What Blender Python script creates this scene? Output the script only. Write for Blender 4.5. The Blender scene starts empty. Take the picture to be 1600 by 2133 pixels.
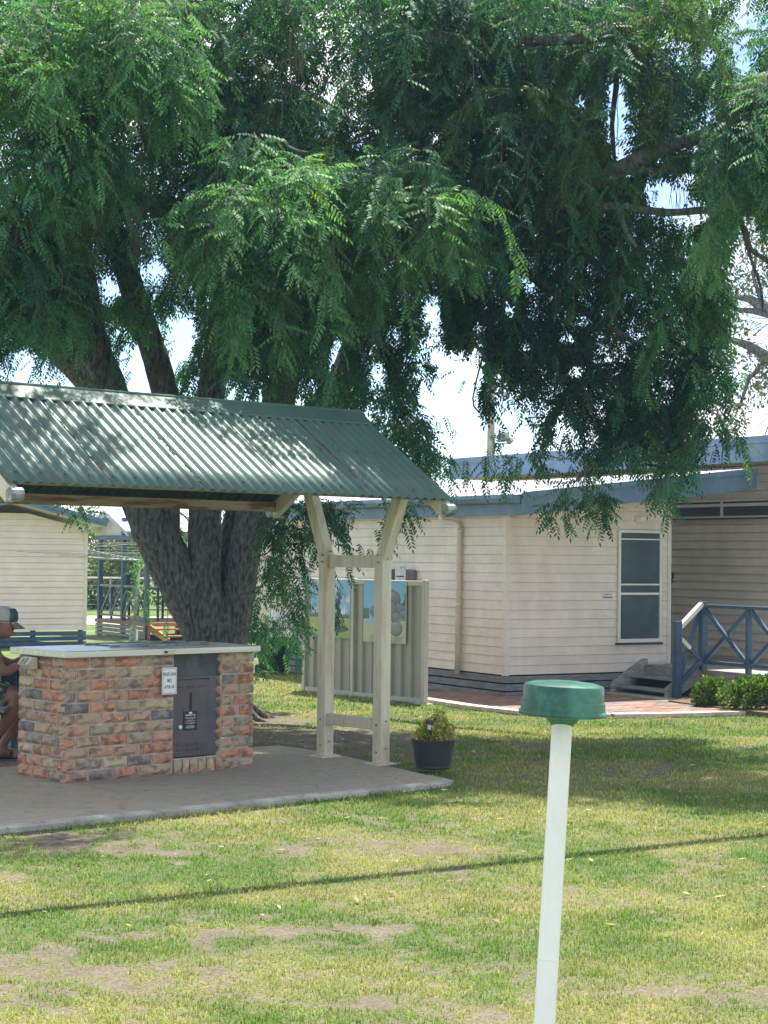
import bpy, bmesh, math, random
import numpy as np
from mathutils import Vector, Matrix
R = math.radians
random.seed(7); RG = np.random.default_rng(11)
SC = bpy.context.scene
COL = SC.collection

# ------------------------------------------------------------------ camera
FPX, CX, CY, EYE = 3750.0, 800.0, 1066.5, 1.75
PITCH, ROLL = math.atan(92 / FPX), R(0.62)
cf = Vector((0, math.cos(PITCH), math.sin(PITCH)))
r0 = Vector((1, 0, 0)); u0 = r0.cross(cf)
cr = math.cos(ROLL) * r0 + math.sin(ROLL) * u0
cu = -math.sin(ROLL) * r0 + math.cos(ROLL) * u0
CP = Vector((0, 0, EYE))
cam = bpy.data.cameras.new('camera'); co = bpy.data.objects.new('camera', cam); COL.objects.link(co)
co.matrix_world = Matrix(((cr.x, cu.x, -cf.x, CP.x), (cr.y, cu.y, -cf.y, CP.y), (cr.z, cu.z, -cf.z, CP.z), (0, 0, 0, 1)))
cam.sensor_fit = 'VERTICAL'; cam.sensor_height = 24; cam.lens = FPX / 2133 * 24
cam.clip_start = 0.1; cam.clip_end = 3000
SC.camera = co
# ------------------------------------------------------------------ light
SUN_EL = R(67); sh = Vector((0.30, 0.954, 0)).normalized()
SD = Vector((sh.x * math.cos(SUN_EL), sh.y * math.cos(SUN_EL), math.sin(SUN_EL)))
sl = bpy.data.lights.new('sun', 'SUN'); sl.energy = 3.7; sl.angle = R(0.53); sl.color = (1, 0.95, 0.86)
so = bpy.data.objects.new('sun', sl); COL.objects.link(so); so.rotation_euler = (-SD).to_track_quat('-Z', 'Y').to_euler()
so.location = SD * 50
W = bpy.data.worlds.new('World'); SC.world = W; W.use_nodes = True
nt = W.node_tree; nt.nodes.clear(); N = nt.nodes.new; LK = nt.links.new
wo = N('ShaderNodeOutputWorld'); bg = N('ShaderNodeBackground'); bg.inputs[1].default_value = 0.10
sk = N('ShaderNodeTexSky'); sk.sky_type = 'NISHITA'; sk.sun_disc = False
sk.sun_elevation = SUN_EL; sk.sun_rotation = math.atan2(sh.x, sh.y); sk.air_density = 0.7; sk.dust_density = 0.2; sk.ozone_density = 1.0
tc = N('ShaderNodeTexCoord'); mp = N('ShaderNodeMapping'); mp.inputs['Scale'].default_value = (1, 1, 2.6); mp.inputs['Location'].default_value = (1.3, 0.7, 0.2)
nz = N('ShaderNodeTexNoise'); nz.inputs['Scale'].default_value = 5.0; nz.inputs['Detail'].default_value = 7; nz.inputs['Roughness'].default_value = 0.55
rp = N('ShaderNodeValToRGB'); rp.color_ramp.elements[0].position = 0.43; rp.color_ramp.elements[1].position = 0.60
rp.color_ramp.elements[0].color = (0.0, 0.0, 0.0, 1)
mx = N('ShaderNodeMix'); mx.data_type = 'RGBA'; mx.inputs[7].default_value = (6.4, 6.4, 6.6, 1)
LK(tc.outputs['Generated'], mp.inputs[0]); LK(mp.outputs[0], nz.inputs['Vector']); LK(nz.outputs[0], rp.inputs[0])
LK(rp.outputs[0], mx.inputs[0]); LK(sk.outputs[0], mx.inputs[6]); LK(mx.outputs[2], bg.inputs[0]); LK(bg.outputs[0], wo.inputs[0])
SC.view_settings.view_transform = 'Standard'; SC.view_settings.look = 'None'
SC.view_settings.gamma = 1; SC.view_settings.use_curve_mapping = False; SC.view_settings.exposure = 1.5
SC.render.engine = 'CYCLES'
SC.cycles.max_bounces = 8; SC.cycles.transparent_max_bounces = 8

# ------------------------------------------------------------------ helpers
def ray(x, y): return cf + (x - CX) / FPX * cr - (y - CY) / FPX * cu
def at(x, y, z):
    d = ray(x, y); return CP + d * ((z - EYE) / d.z)
def atY(x, y, Y):
    d = ray(x, y); return CP + d * (Y / d.y)

def tag(o, label=None, cat=None, group=None, kind=None):
    if label: o['label'] = label
    if cat: o['category'] = cat
    if group: o['group'] = group
    if kind: o['kind'] = kind
    return o
def empty(name, loc=(0, 0, 0), rz=0, label=None, cat=None, group=None):
    o = bpy.data.objects.new(name, None); COL.objects.link(o); o.empty_display_size = 0.2
    o.location = loc; o.rotation_euler = (0, 0, R(rz)); return tag(o, label, cat, group)
def link_mesh(name, me, mat=None, parent=None, smooth=False):
    o = bpy.data.objects.new(name, me); COL.objects.link(o)
    if mat:
        for m in (mat if isinstance(mat, (list, tuple)) else [mat]): me.materials.append(m)
    if parent: o.parent = parent
    if smooth: me.shade_smooth()
    return o
class MB:
    def __init__(s): s.v = []; s.f = []
    def add(s, vs, fs):
        n = len(s.v); s.v += [tuple(v) for v in vs]; s.f += [tuple(i + n for i in f) for f in fs]; return s
    def box(s, x0, x1, y0, y1, z0, z1):
        return s.add([(x0, y0, z0), (x1, y0, z0), (x1, y1, z0), (x0, y1, z0), (x0, y0, z1), (x1, y0, z1), (x1, y1, z1), (x0, y1, z1)],
                     [(0, 3, 2, 1), (4, 5, 6, 7), (0, 1, 5, 4), (1, 2, 6, 5), (2, 3, 7, 6), (3, 0, 4, 7)])
    def beam(s, p, q, w, h, up=(0, 0, 1)):
        p = Vector(p); q = Vector(q); d = (q - p).normalized(); up = Vector(up)
        a = d.cross(up).normalized() * (w / 2); b = a.cross(d).normalized() * (h / 2)
        vs = [p - a - b, p + a - b, p + a + b, p - a + b, q - a - b, q + a - b, q + a + b, q - a + b]
        return s.add(vs, [(3, 2, 1, 0), (4, 5, 6, 7), (0, 1, 5, 4), (1, 2, 6, 5), (2, 3, 7, 6), (3, 0, 4, 7)])
    def prism(s, pts, ext):
        n = len(pts); e = Vector(ext); a = [Vector(p) for p in pts]
        return s.add(a + [p + e for p in a], [tuple(range(n))[::-1], tuple(range(n, 2 * n))] + [(i, (i + 1) % n, (i + 1) % n + n, i + n) for i in range(n)])
    def tube(s, pts, rad, n=8, cap=True, jit=0.0):
        pts = [Vector(p) for p in pts]; k = len(pts)
        if not hasattr(rad, '__len__'): rad = [rad] * k
        vs = []; up = Vector((0, 0, 1))
        d0 = (pts[1] - pts[0]).normalized(); a = d0.cross(up if abs(d0.z) < 0.95 else Vector((1, 0, 0))).normalized()
        for i, p in enumerate(pts):
            d = (pts[min(i + 1, k - 1)] - pts[max(i - 1, 0)]).normalized()
            a = (a - d * a.dot(d)).normalized(); b = d.cross(a)
            for j in range(n):
                t = 2 * math.pi * j / n; rr = rad[i] * (1 + (random.uniform(-jit, jit) if jit else 0))
                vs.append(p + a * math.cos(t) * rr + b * math.sin(t) * rr)
        fs = [(i * n + j, i * n + (j + 1) % n, (i + 1) * n + (j + 1) % n, (i + 1) * n + j) for i in range(k - 1) for j in range(n)]
        if cap: fs += [tuple(range(n))[::-1], tuple(range((k - 1) * n, k * n))]
        return s.add(vs, fs)
    def lathe(s, prof, c=(0, 0, 0), n=32, cap0=True, cap1=True):
        vs = [(c[0] + r * math.cos(2 * math.pi * j / n), c[1] + r * math.sin(2 * math.pi * j / n), c[2] + z) for r, z in prof for j in range(n)]
        k = len(prof)
        fs = [(i * n + j, i * n + (j + 1) % n, (i + 1) * n + (j + 1) % n, (i + 1) * n + j) for i in range(k - 1) for j in range(n)]
        if cap0: fs.append(tuple(range(n))[::-1])
        if cap1: fs.append(tuple(range((k - 1) * n, k * n)))
        return s.add(vs, fs)
    def build(s, name, mat, parent=None, bevel=0, smooth=False, loc=None):
        me = bpy.data.meshes.new(name); me.from_pydata(s.v, [], s.f); me.update()
        o = link_mesh(name, me, mat, parent, smooth)
        if bevel:
            b = o.modifiers.new('b', 'BEVEL'); b.width = bevel; b.segments = 1; b.limit_method = 'ANGLE'; b.angle_limit = R(40)
        if loc: o.location = loc
        return o
def B(name, mat, parent, x0, x1, y0, y1, z0, z1, bevel=0):
    return MB().box(x0, x1, y0, y1, z0, z1).build(name, mat, parent, bevel)
def np_mesh(name, V, Fq=None, Ft=None):
    me = bpy.data.meshes.new(name); V = np.asarray(V, np.float32)
    me.vertices.add(len(V)); me.vertices.foreach_set('co', V.ravel())
    loops = []; starts = []; tot = 0
    if Fq is not None and len(Fq):
        loops.append(np.asarray(Fq, np.int32).ravel()); starts.append(np.arange(len(Fq)) * 4); tot = len(Fq) * 4
    if Ft is not None and len(Ft):
        loops.append(np.asarray(Ft, np.int32).ravel()); starts.append(tot + np.arange(len(Ft)) * 3)
    L = np.concatenate(loops); S = np.concatenate(starts).astype(np.int32)
    me.loops.add(len(L)); me.loops.foreach_set('vertex_index', L)
    me.polygons.add(len(S)); me.polygons.foreach_set('loop_start', S)
    me.update(calc_edges=True); return me
def set_col(me, name, C):
    a = me.color_attributes.new(name, 'FLOAT_COLOR', 'POINT'); C = np.asarray(C, np.float32)
    if C.shape[1] == 3: C = np.concatenate([C, np.ones((len(C), 1), np.float32)], 1)
    a.data.foreach_set('color', C.ravel())

# ------------------------------------------------------------------ materials
def mat(name, col, rough=0.7, var=0.12, scale=6, bump=0.0, bscale=60, metal=0, spec=0.4, col2=None, stretch=(1, 1, 1), rnd=0.0, lo=0.42, hi=0.62,
        attr=None, transl=0, emit=None, bstretch=None, dirt=None, dirtscale=2.0, dirtamt=0.5):
    m = bpy.data.materials.new(name); m.use_nodes = True; t = m.node_tree; n = t.nodes; l = t.links
    p = n['Principled BSDF']; p.inputs['Roughness'].default_value = rough; p.inputs['Metallic'].default_value = metal
    p.inputs['Specular IOR Level'].default_value = spec
    c = n.new('ShaderNodeTexCoord'); mpn = n.new('ShaderNodeMapping'); mpn.inputs['Scale'].default_value = stretch
    l.new(c.outputs['Object'], mpn.inputs[0])
    z = n.new('ShaderNodeTexNoise'); z.inputs['Scale'].default_value = scale; z.inputs['Detail'].default_value = 6; z.inputs['Roughness'].default_value = 0.6
    l.new(mpn.outputs[0], z.inputs['Vector'])
    r = n.new('ShaderNodeValToRGB'); r.color_ramp.elements[0].position = lo; r.color_ramp.elements[1].position = hi
    c1 = [min(1, x * (1 - var)) for x in col]; c2 = [min(1, x * (1 + var)) for x in col] if col2 is None else col2
    r.color_ramp.elements[0].color = (*c1, 1); r.color_ramp.elements[1].color = (*c2, 1)
    l.new(z.outputs[0], r.inputs[0]); out = r.outputs[0]
    if attr:
        a = n.new('ShaderNodeAttribute'); a.attribute_name = attr
        mm = n.new('ShaderNodeMix'); mm.data_type = 'RGBA'; mm.blend_type = 'MULTIPLY'; mm.inputs[0].default_value = 1
        l.new(a.outputs['Color'], mm.inputs[6]); l.new(out, mm.inputs[7]); out = mm.outputs[2]
    if dirt:
        z2 = n.new('ShaderNodeTexNoise'); z2.inputs['Scale'].default_value = dirtscale; z2.inputs['Detail'].default_value = 9; z2.inputs['Roughness'].default_value = 0.7
        l.new(mpn.outputs[0], z2.inputs['Vector'])
        r2 = n.new('ShaderNodeValToRGB'); r2.color_ramp.elements[0].position = 0.47; r2.color_ramp.elements[1].position = 0.66
        r2.color_ramp.elements[0].color = (0, 0, 0, 1); r2.color_ramp.elements[1].color = (dirtamt,) * 3 + (1,)
        l.new(z2.outputs[0], r2.inputs[0]); mm = n.new('ShaderNodeMix'); mm.data_type = 'RGBA'
        l.new(r2.outputs[0], mm.inputs[0]); l.new(out, mm.inputs[6]); mm.inputs[7].default_value = (*dirt, 1); out = mm.outputs[2]
    if rnd:
        oi = n.new('ShaderNodeObjectInfo'); mr = n.new('ShaderNodeMapRange'); mr.inputs[3].default_value = 1 - rnd; mr.inputs[4].default_value = 1 + rnd
        l.new(oi.outputs['Random'], mr.inputs[0]); hs = n.new('ShaderNodeHueSaturation'); l.new(mr.outputs[0], hs.inputs['Value']); l.new(out, hs.inputs['Color']); out = hs.outputs[0]
    l.new(out, p.inputs['Base Color'])
    if bump:
        zb = n.new('ShaderNodeTexNoise'); zb.inputs['Scale'].default_value = bscale; zb.inputs['Detail'].default_value = 5
        mb = n.new('ShaderNodeMapping'); mb.inputs['Scale'].default_value = bstretch or stretch; l.new(c.outputs['Object'], mb.inputs[0]); l.new(mb.outputs[0], zb.inputs['Vector'])
        bb = n.new('ShaderNodeBump'); bb.inputs['Strength'].default_value = bump; bb.inputs['Distance'].default_value = 0.02
        l.new(zb.outputs[0], bb.inputs['Height']); l.new(bb.outputs[0], p.inputs['Normal'])
    if transl:
        tr = n.new('ShaderNodeBsdfTranslucent'); ms = n.new('ShaderNodeMixShader'); ms.inputs[0].default_value = transl
        g = n.new('ShaderNodeMix'); g.data_type = 'RGBA'; g.blend_type = 'MULTIPLY'; g.inputs[0].default_value = 1; g.inputs[7].default_value = (1.5, 1.7, 0.6, 1)
        l.new(out, g.inputs[6]); l.new(g.outputs[2], tr.inputs[0]); l.new(p.outputs[0], ms.inputs[1]); l.new(tr.outputs[0], ms.inputs[2])
        l.new(ms.outputs[0], n['Material Output'].inputs[0])
    return m
m_cream = mat('cream_cladding', (0.80, 0.705, 0.625), 0.6, 0.06, 3, 0.12, 90, rnd=0.025, bstretch=(0.25, 0.25, 3), dirt=(0.45, 0.41, 0.35), dirtamt=0.18)
m_creamtrim = mat('cream_trim', (0.76, 0.69, 0.61), 0.5, 0.05, 3)
m_blue = mat('blue_painted_metal', (0.125, 0.20, 0.31), 0.45, 0.12, 2.5, dirt=(0.25, 0.33, 0.42), dirtscale=3, dirtamt=0.35)
m_bluedk = mat('dark_blue_paint', (0.055, 0.105, 0.18), 0.5, 0.12, 4, rnd=0.08, dirt=(0.12, 0.17, 0.22), dirtamt=0.3)
m_whiteroof = mat('pale_roof_metal', (0.62, 0.62, 0.68), 0.32, 0.06, 2, spec=0.6)
m_slat = mat('grey_slats', (0.23, 0.235, 0.25), 0.7, 0.18, 5, 0.2, 50, rnd=0.1, stretch=(1, 1, 6))
m_gapshade = mat('painted_gap_shade', (0.012, 0.012, 0.014), 0.9, 0.1, 3)  # near-black fill painting the shade in gaps below floors and stairs
m_weather = mat('weathered_timber', (0.34, 0.325, 0.30), 0.75, 0.25, 7, 0.3, 40, stretch=(1, 1, 7), rnd=0.1)
m_glass = mat('dark_window_glass', (0.055, 0.075, 0.09), 0.12, 0.1, 2, spec=0.6)
m_mesh = mat('insect_screen', (0.075, 0.10, 0.12), 0.55, 0.15, 3, spec=0.3)
m_white = mat('white_frame', (0.78, 0.77, 0.70), 0.4, 0.03, 4)
m_cpost = mat('cream_steel_paint', (0.62, 0.57, 0.43), 0.5, 0.05, 3, dirt=(0.42, 0.22, 0.11), dirtscale=2.6, dirtamt=0.6, bump=0.05, stretch=(4, 4, 0.7))
m_rust = mat('rusty_cream_beam', (0.46, 0.38, 0.26), 0.7, 0.15, 4, col2=(0.20, 0.09, 0.045), stretch=(0.6, 5, 5), lo=0.45, hi=0.6)
m_green = mat('green_roof_paint', (0.060, 0.125, 0.098), 0.42, 0.10, 3, spec=0.45, stretch=(1, 0.5, 1), dirt=(0.10, 0.10, 0.08), dirtscale=5, dirtamt=0.45, bump=0.06)
m_greenunder = mat('green_grey_underside', (0.16, 0.19, 0.16), 0.5, 0.12, 3)
m_galv = mat('galvanised_steel', (0.30, 0.32, 0.33), 0.5, 0.35, 14, metal=0.4)
m_mortar = mat('mortar', (0.50, 0.46, 0.39), 0.95, 0.2, 14, 0.6, 60)
m_bark = mat('bark', (0.055, 0.053, 0.055), 0.95, 0.3, 30, 1.0, 40, col2=(0.21, 0.20, 0.19), stretch=(1, 1, 0.34), lo=0.36, hi=0.68, bstretch=(1, 1, 0.3))
m_twig = mat('twig_bark', (0.17, 0.13, 0.10), 0.9, 0.2, 5)
m_leaf = mat('tree_leaf', (1, 1, 1), 0.55, 0.06, 3, attr='tint', transl=0.40, spec=0.22)
m_grass = mat('grass_blade', (1, 1, 1), 0.6, 0.1, 3, attr='tint', transl=0.25, spec=0.25)
m_ground = mat('lawn_soil', (1, 1, 1), 0.95, 0.35, 60, 0.8, 90, attr='tint', spec=0.1)
m_conc = mat('slab_concrete', (0.58, 0.495, 0.36), 0.9, 0.3, 1.9, 0.6, 90, col2=(0.37, 0.33, 0.265), lo=0.40, hi=0.60, dirt=(0.21, 0.19, 0.155), dirtscale=9, dirtamt=0.5)
m_concedge = mat('pale_concrete_edge', (0.50, 0.47, 0.39), 0.9, 0.25, 7, 0.6, 60, dirt=(0.15, 0.13, 0.10), dirtscale=14, dirtamt=0.8)
m_paver = mat('brick_paver', (0.30, 0.175, 0.13), 0.9, 0.2, 9, 0.3, 60, rnd=0.22)
m_paver2 = mat('grey_purple_paver', (0.22, 0.185, 0.18), 0.9, 0.2, 9, 0.3, 60, rnd=0.2)
m_pale = mat('pale_paver', (0.52, 0.42, 0.35), 0.9, 0.15, 6, 0.2, 60, rnd=0.1)
m_sand = mat('paver_bed', (0.2, 0.16, 0.13), 0.95, 0.2, 12)
m_screen = mat('beige_fence_steel', (0.36, 0.335, 0.28), 0.5, 0.07, 3, dirt=(0.16, 0.14, 0.10), dirtamt=0.25, dirtscale=3)
m_screenrail = mat('beige_fence_rail', (0.50, 0.47, 0.41), 0.45, 0.05, 3)
m_black = mat('black_print', (0.02, 0.02, 0.022), 0.6, 0.05)
m_signw = mat('white_sign', (0.82, 0.82, 0.82), 0.35, 0.02)
m_door = mat('brown_steel_door', (0.10, 0.08, 0.083), 0.42, 0.15, 4, dirt=(0.15, 0.135, 0.13), dirtscale=3.5, dirtamt=0.45)
m_slate = mat('smoked_steel_panel', (0.05, 0.062, 0.075), 0.5, 0.2, 5, dirt=(0.16, 0.16, 0.155), dirtscale=4, dirtamt=0.7)
m_steel = mat('brushed_stainless', (0.66, 0.66, 0.62), 0.32, 0.06, 4, metal=0.55, stretch=(0.3, 8, 8), dirt=(0.33, 0.32, 0.29), dirtscale=3, dirtamt=0.35)
m_socket = mat('cream_plastic', (0.60, 0.58, 0.44), 0.4, 0.05)
m_pot = mat('charcoal_plastic_pot', (0.028, 0.032, 0.038), 0.5, 0.15, 12, 0.15, 60, stretch=(1, 1, 6))
m_soilp = mat('potting_soil', (0.05, 0.035, 0.025), 0.95, 0.3, 30)
m_lampw = mat('clear_lamp_plastic', (0.62, 0.60, 0.50), 0.25, 0.05)
m_capg = mat('green_plastic_cap', (0.016, 0.095, 0.065), 0.38, 0.10, 5, dirt=(0.16, 0.42, 0.30), dirtscale=5.0, dirtamt=0.4, bump=0.06)
m_polew = mat('white_pvc', (0.88, 0.87, 0.78), 0.35, 0.03, 4, dirt=(0.55, 0.56, 0.48), dirtscale=6, dirtamt=0.3, stretch=(1, 1, 0.4))
m_deckb = mat('brown_deck', (0.25, 0.17, 0.13), 0.7, 0.2, 6, stretch=(1, 5, 1))
m_orange = mat('orange_stained_timber', (0.42, 0.16, 0.07), 0.6, 0.15, 6)
m_skin = mat('tanned_skin', (0.33, 0.165, 0.115), 0.5, 0.12, 8)
m_shirt = mat('grey_shirt', (0.135, 0.13, 0.14), 0.9, 0.12, 8, 0.2, 30)
m_shorts = mat('camo_shorts', (0.05, 0.07, 0.06), 0.9, 0.1, 14, col2=(0.26, 0.28, 0.22), lo=0.48, hi=0.52)
m_capcloth = mat('pale_cap_cloth', (0.40, 0.40, 0.36), 0.9, 0.06, 8)
m_capteal = mat('teal_cap_cloth', (0.06, 0.10, 0.10), 0.9, 0.1, 8)
m_brim = mat('tan_cap_brim', (0.19, 0.16, 0.13), 0.85, 0.1, 8)
m_rubber = mat('black_rubber', (0.012, 0.013, 0.02), 0.6, 0.1)
m_bin = mat('green_bin_plastic', (0.01, 0.03, 0.028), 0.45, 0.1)
m_bag = mat('white_bag', (0.75, 0.75, 0.80), 0.5, 0.04, 4, 0.6, 12)
m_yellowleaf = mat('variegated_leaf', (1, 1, 1), 0.45, 0.05, 3, attr='tint', transl=0.2)
m_mulch = mat('straw_mulch', (0.17, 0.12, 0.07), 0.95, 0.4, 40, 0.8, 70)
m_grip = mat('dark_metal', (0.04, 0.05, 0.065), 0.5, 0.1)
def brick_mat():
    m = bpy.data.materials.new('rock_face_brick'); m.use_nodes = True; t = m.node_tree; n = t.nodes; l = t.links; p = n['Principled BSDF']
    p.inputs['Roughness'].default_value = 0.88; p.inputs['Specular IOR Level'].default_value = 0.2
    c = n.new('ShaderNodeTexCoord'); oi = n.new('ShaderNodeObjectInfo')
    r = n.new('ShaderNodeValToRGB'); r.color_ramp.interpolation = 'CONSTANT'
    pal = [(0, (0.58, 0.275, 0.17)), (0.24, (0.53, 0.36, 0.24)), (0.36, (0.43, 0.33, 0.235)), (0.5, (0.60, 0.33, 0.21)), (0.66, (0.58, 0.45, 0.28)), (0.79, (0.34, 0.275, 0.225)), (0.87, (0.52, 0.33, 0.23)), (0.95, (0.22, 0.20, 0.195))]
    e = r.color_ramp.elements; e[0].color = (*pal[0][1], 1); e[1].position = pal[1][0]; e[1].color = (*pal[1][1], 1)
    for pos, cc in pal[2:]: x = e.new(pos); x.color = (*cc, 1)
    l.new(oi.outputs['Random'], r.inputs[0])
    ad = n.new('ShaderNodeVectorMath'); ad.operation = 'ADD'; mu = n.new('ShaderNodeVectorMath'); mu.operation = 'SCALE'; mu.inputs[3].default_value = 1
    cmb = n.new('ShaderNodeCombineXYZ'); m7 = n.new('ShaderNodeMath'); m7.operation = 'MULTIPLY'; m7.inputs[1].default_value = 37
    l.new(oi.outputs['Random'], m7.inputs[0]); l.new(m7.outputs[0], cmb.inputs[0]); l.new(m7.outputs[0], cmb.inputs[2])
    l.new(c.outputs['Object'], ad.inputs[0]); l.new(cmb.outputs[0], ad.inputs[1])
    z = n.new('ShaderNodeTexNoise'); z.inputs['Scale'].default_value = 15; z.inputs['Detail'].default_value = 6; l.new(ad.outputs[0], z.inputs['Vector'])
    r2 = n.new('ShaderNodeValToRGB'); r2.color_ramp.elements[0].position = 0.42; r2.color_ramp.elements[1].position = 0.56
    r2.color_ramp.elements[0].color = (0, 0, 0, 1); r2.color_ramp.elements[1].color = (0.6,) * 3 + (1,)
    l.new(z.outputs[0], r2.inputs[0])
    z3 = n.new('ShaderNodeTexNoise'); z3.inputs['Scale'].default_value = 9; l.new(ad.outputs[0], z3.inputs['Vector'])
    r3 = n.new('ShaderNodeValToRGB'); r3.color_ramp.elements[0].color = (0.43, 0.36, 0.28, 1); r3.color_ramp.elements[1].color = (0.10, 0.08, 0.08, 1)
    r3.color_ramp.elements[0].position = 0.45; r3.color_ramp.elements[1].position = 0.55; l.new(z3.outputs[0], r3.inputs[0])
    mm = n.new('ShaderNodeMix'); mm.data_type = 'RGBA'; l.new(r2.outputs[0], mm.inputs[0]); l.new(r.outputs[0], mm.inputs[6]); l.new(r3.outputs[0], mm.inputs[7])
    l.new(mm.outputs[2], p.inputs['Base Color'])
    zb = n.new('ShaderNodeTexNoise'); zb.inputs['Scale'].default_value = 45; zb.inputs['Detail'].default_value = 5; l.new(ad.outputs[0], zb.inputs['Vector'])
    bb = n.new('ShaderNodeBump'); bb.inputs['Strength'].default_value = 0.6; bb.inputs['Distance'].default_value = 0.01
    l.new(zb.outputs[0], bb.inputs['Height']); l.new(bb.outputs[0], p.inputs['Normal'])
    return m
m_brick = brick_mat()
def flatcol(name, attr='tint', rough=0.5):
    m = bpy.data.materials.new(name); m.use_nodes = True; a = m.node_tree.nodes.new('ShaderNodeAttribute'); a.attribute_name = attr
    p = m.node_tree.nodes['Principled BSDF']; p.inputs['Roughness'].default_value = rough
    m.node_tree.links.new(a.outputs['Color'], p.inputs['Base Color']); return m
m_print = flatcol('painted_panel_print')

def text_mesh(name, s, size, mat_, parent, M4, align='CENTER', sx=1.0):
    cu_ = bpy.data.curves.new('t', 'FONT'); cu_.body = s; cu_.size = size; cu_.align_x = align; cu_.align_y = 'CENTER'; cu_.resolution_u = 2; cu_.extrude = 0.0006
    o = bpy.data.objects.new('t', cu_); COL.objects.link(o); bpy.context.view_layer.update()
    me = bpy.data.meshes.new_from_object(o.evaluated_get(bpy.context.evaluated_depsgraph_get()))
    bpy.data.objects.remove(o); bpy.data.curves.remove(cu_)
    me.transform(Matrix.Diagonal((sx, 1, 1, 1))); me.transform(M4); me.name = name
    me.materials.clear(); return link_mesh(name, me, mat_, parent)
def face_m(loc, right, up):
    r_ = Vector(right).normalized(); u_ = Vector(up).normalized(); n_ = r_.cross(u_)
    return Matrix(((r_.x, u_.x, n_.x, loc[0]), (r_.y, u_.y, n_.y, loc[1]), (r_.z, u_.z, n_.z, loc[2]), (0, 0, 0, 1)))

# ------------------------------------------------------------------ frames of reference
A0 = Vector((1.516, 22.246, 0)); ADEG = 31.0                                  # main cabin: x along gable wall, y along side wall
P0 = Vector((-2.262, 12.921, 0)); PDEG = 41.8                                 # barbecue: x along its front, y to its back
def fr(O, deg):
    a = R(deg); return np.array([O.x, O.y]), np.array([math.cos(a), math.sin(a)]), np.array([-math.sin(a), math.cos(a)])
FA, FP = fr(A0, ADEG), fr(P0, PDEG)
def loc2(F, X, Y):
    dx = X - F[0][0]; dy = Y - F[0][1]; return dx * F[1][0] + dy * F[1][1], dx * F[2][0] + dy * F[2][1]
def wp(F, a, b, z=0):
    q = F[0] + F[1] * a + F[2] * b; return Vector((q[0], q[1], z))

# ------------------------------------------------------------------ value noise (for lawn patches)
def vnoise(x, y, s, seed):
    g = np.random.default_rng(seed).random((256, 256)); x = x / s; y = y / s
    xi = np.floor(x).astype(int); yi = np.floor(y).astype(int); fx = x - xi; fy = y - yi
    fx = fx * fx * (3 - 2 * fx); fy = fy * fy * (3 - 2 * fy)
    a = g[xi % 256, yi % 256]; b = g[(xi + 1) % 256, yi % 256]; c = g[xi % 256, (yi + 1) % 256]; d = g[(xi + 1) % 256, (yi + 1) % 256]
    return (a * (1 - fx) + b * fx) * (1 - fy) + (c * (1 - fx) + d * fx) * fy
def fbm(x, y, s, seed): return (vnoise(x, y, s, seed) * 0.5 + vnoise(x, y, s / 2.1, seed + 1) * 0.3 + vnoise(x, y, s / 4.3, seed + 2) * 0.2)
def gz(px, py): p = at(px, py, 0); return p.x, p.y
def bare_mask(X, Y):
    m = np.zeros_like(X)
    for (px, py, rx, ry, a) in [(60, 1770, 0.75, 0.42, .95), (330, 1800, 0.45, 0.3, .7), (930, 1785, 0.75, 0.24, .85), (560, 1790, 0.6, 0.25, .55), (90, 2050, 0.5, 0.45, .75),
                                (1420, 2090, 0.35, 0.2, .7), (640, 1550, 1.3, 2.0, 1.9), (860, 1560, 0.8, 1.2, 1.3), (430, 1500, 1.6, 1.6, 1.9), (60, 1780, 0.5, 0.35, 1.3), (1500, 1545, 0.8, 0.5, .5),
                                (1180, 1640, 0.8, 0.5, .5), (1560, 1900, .3, .3, .4), (1080, 1560, .8, .6, .5), (1450, 1830, .4, .25, .5), (740, 1960, .3, .2, .6), (300, 1985, .4, .15, .5)]:
        gx, gy = gz(px, py); m = np.maximum(m, a * np.exp(-((X - gx) / rx) ** 2 - ((Y - gy) / ry) ** 2))
    n_ = fbm(X, Y, 0.45, 3); n2 = fbm(X, Y, 1.6, 9)
    n3 = fbm(X, Y, 0.11, 61); m = np.clip((m * 0.95 + (n_ - 0.5) * 1.7 + (n3 - .5) * 2.6 + (n2 - .5) * .9 - 0.32) * 1.4, 0, 1)
    m = np.where(Y > 19.6, m * np.clip(1 - (Y - 19.6) * 1.5, 0, 1), m)
    return m
def gh(X, Y):
    t = np.clip((19.0 - Y) / 2.5, 0, 1); return 0.058 * t * t * (3 - 2 * t)
def dry_mask(X, Y): return np.clip((fbm(X, Y, 0.9, 31) - 0.40) * 4.0, 0, 1) * 0.8 + np.clip((fbm(X, Y, 0.22, 51) - 0.45) * 3, 0, 1) * 0.35
GREEN = np.array([0.120, 0.235, 0.036]); DRY = np.array([0.41, 0.39, 0.15]); SOIL = np.array([0.200, 0.170, 0.128])
def on_hard(X, Y):
    a, b = loc2(FP, X, Y); h = (a > -6) & (a < 2.36 + (b + 1.55) * 0.2) & (a < 2.9) & (b > -1.56) & (b < 1.16)
    h |= (a < 1.9) & (a > -4) & (b >= 1.1) & (b < 4.05)
    a, b = loc2(FA, X, Y)
    h |= (a > -0.02) & (b > -0.5) | ((a > 2.1) & (b > -6)) | in_paving(a, b)
    return h
PAVE = [(-1.15, 0.9), (-1.28, -1.0), (-1.12, -2.2), (-0.44, -2.72), (0.5, -2.95), (1.57, -3.05), (4.5, -3.3), (4.5, -1.0), (0.0, -0.02), (0.0, 0.9)]
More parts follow.
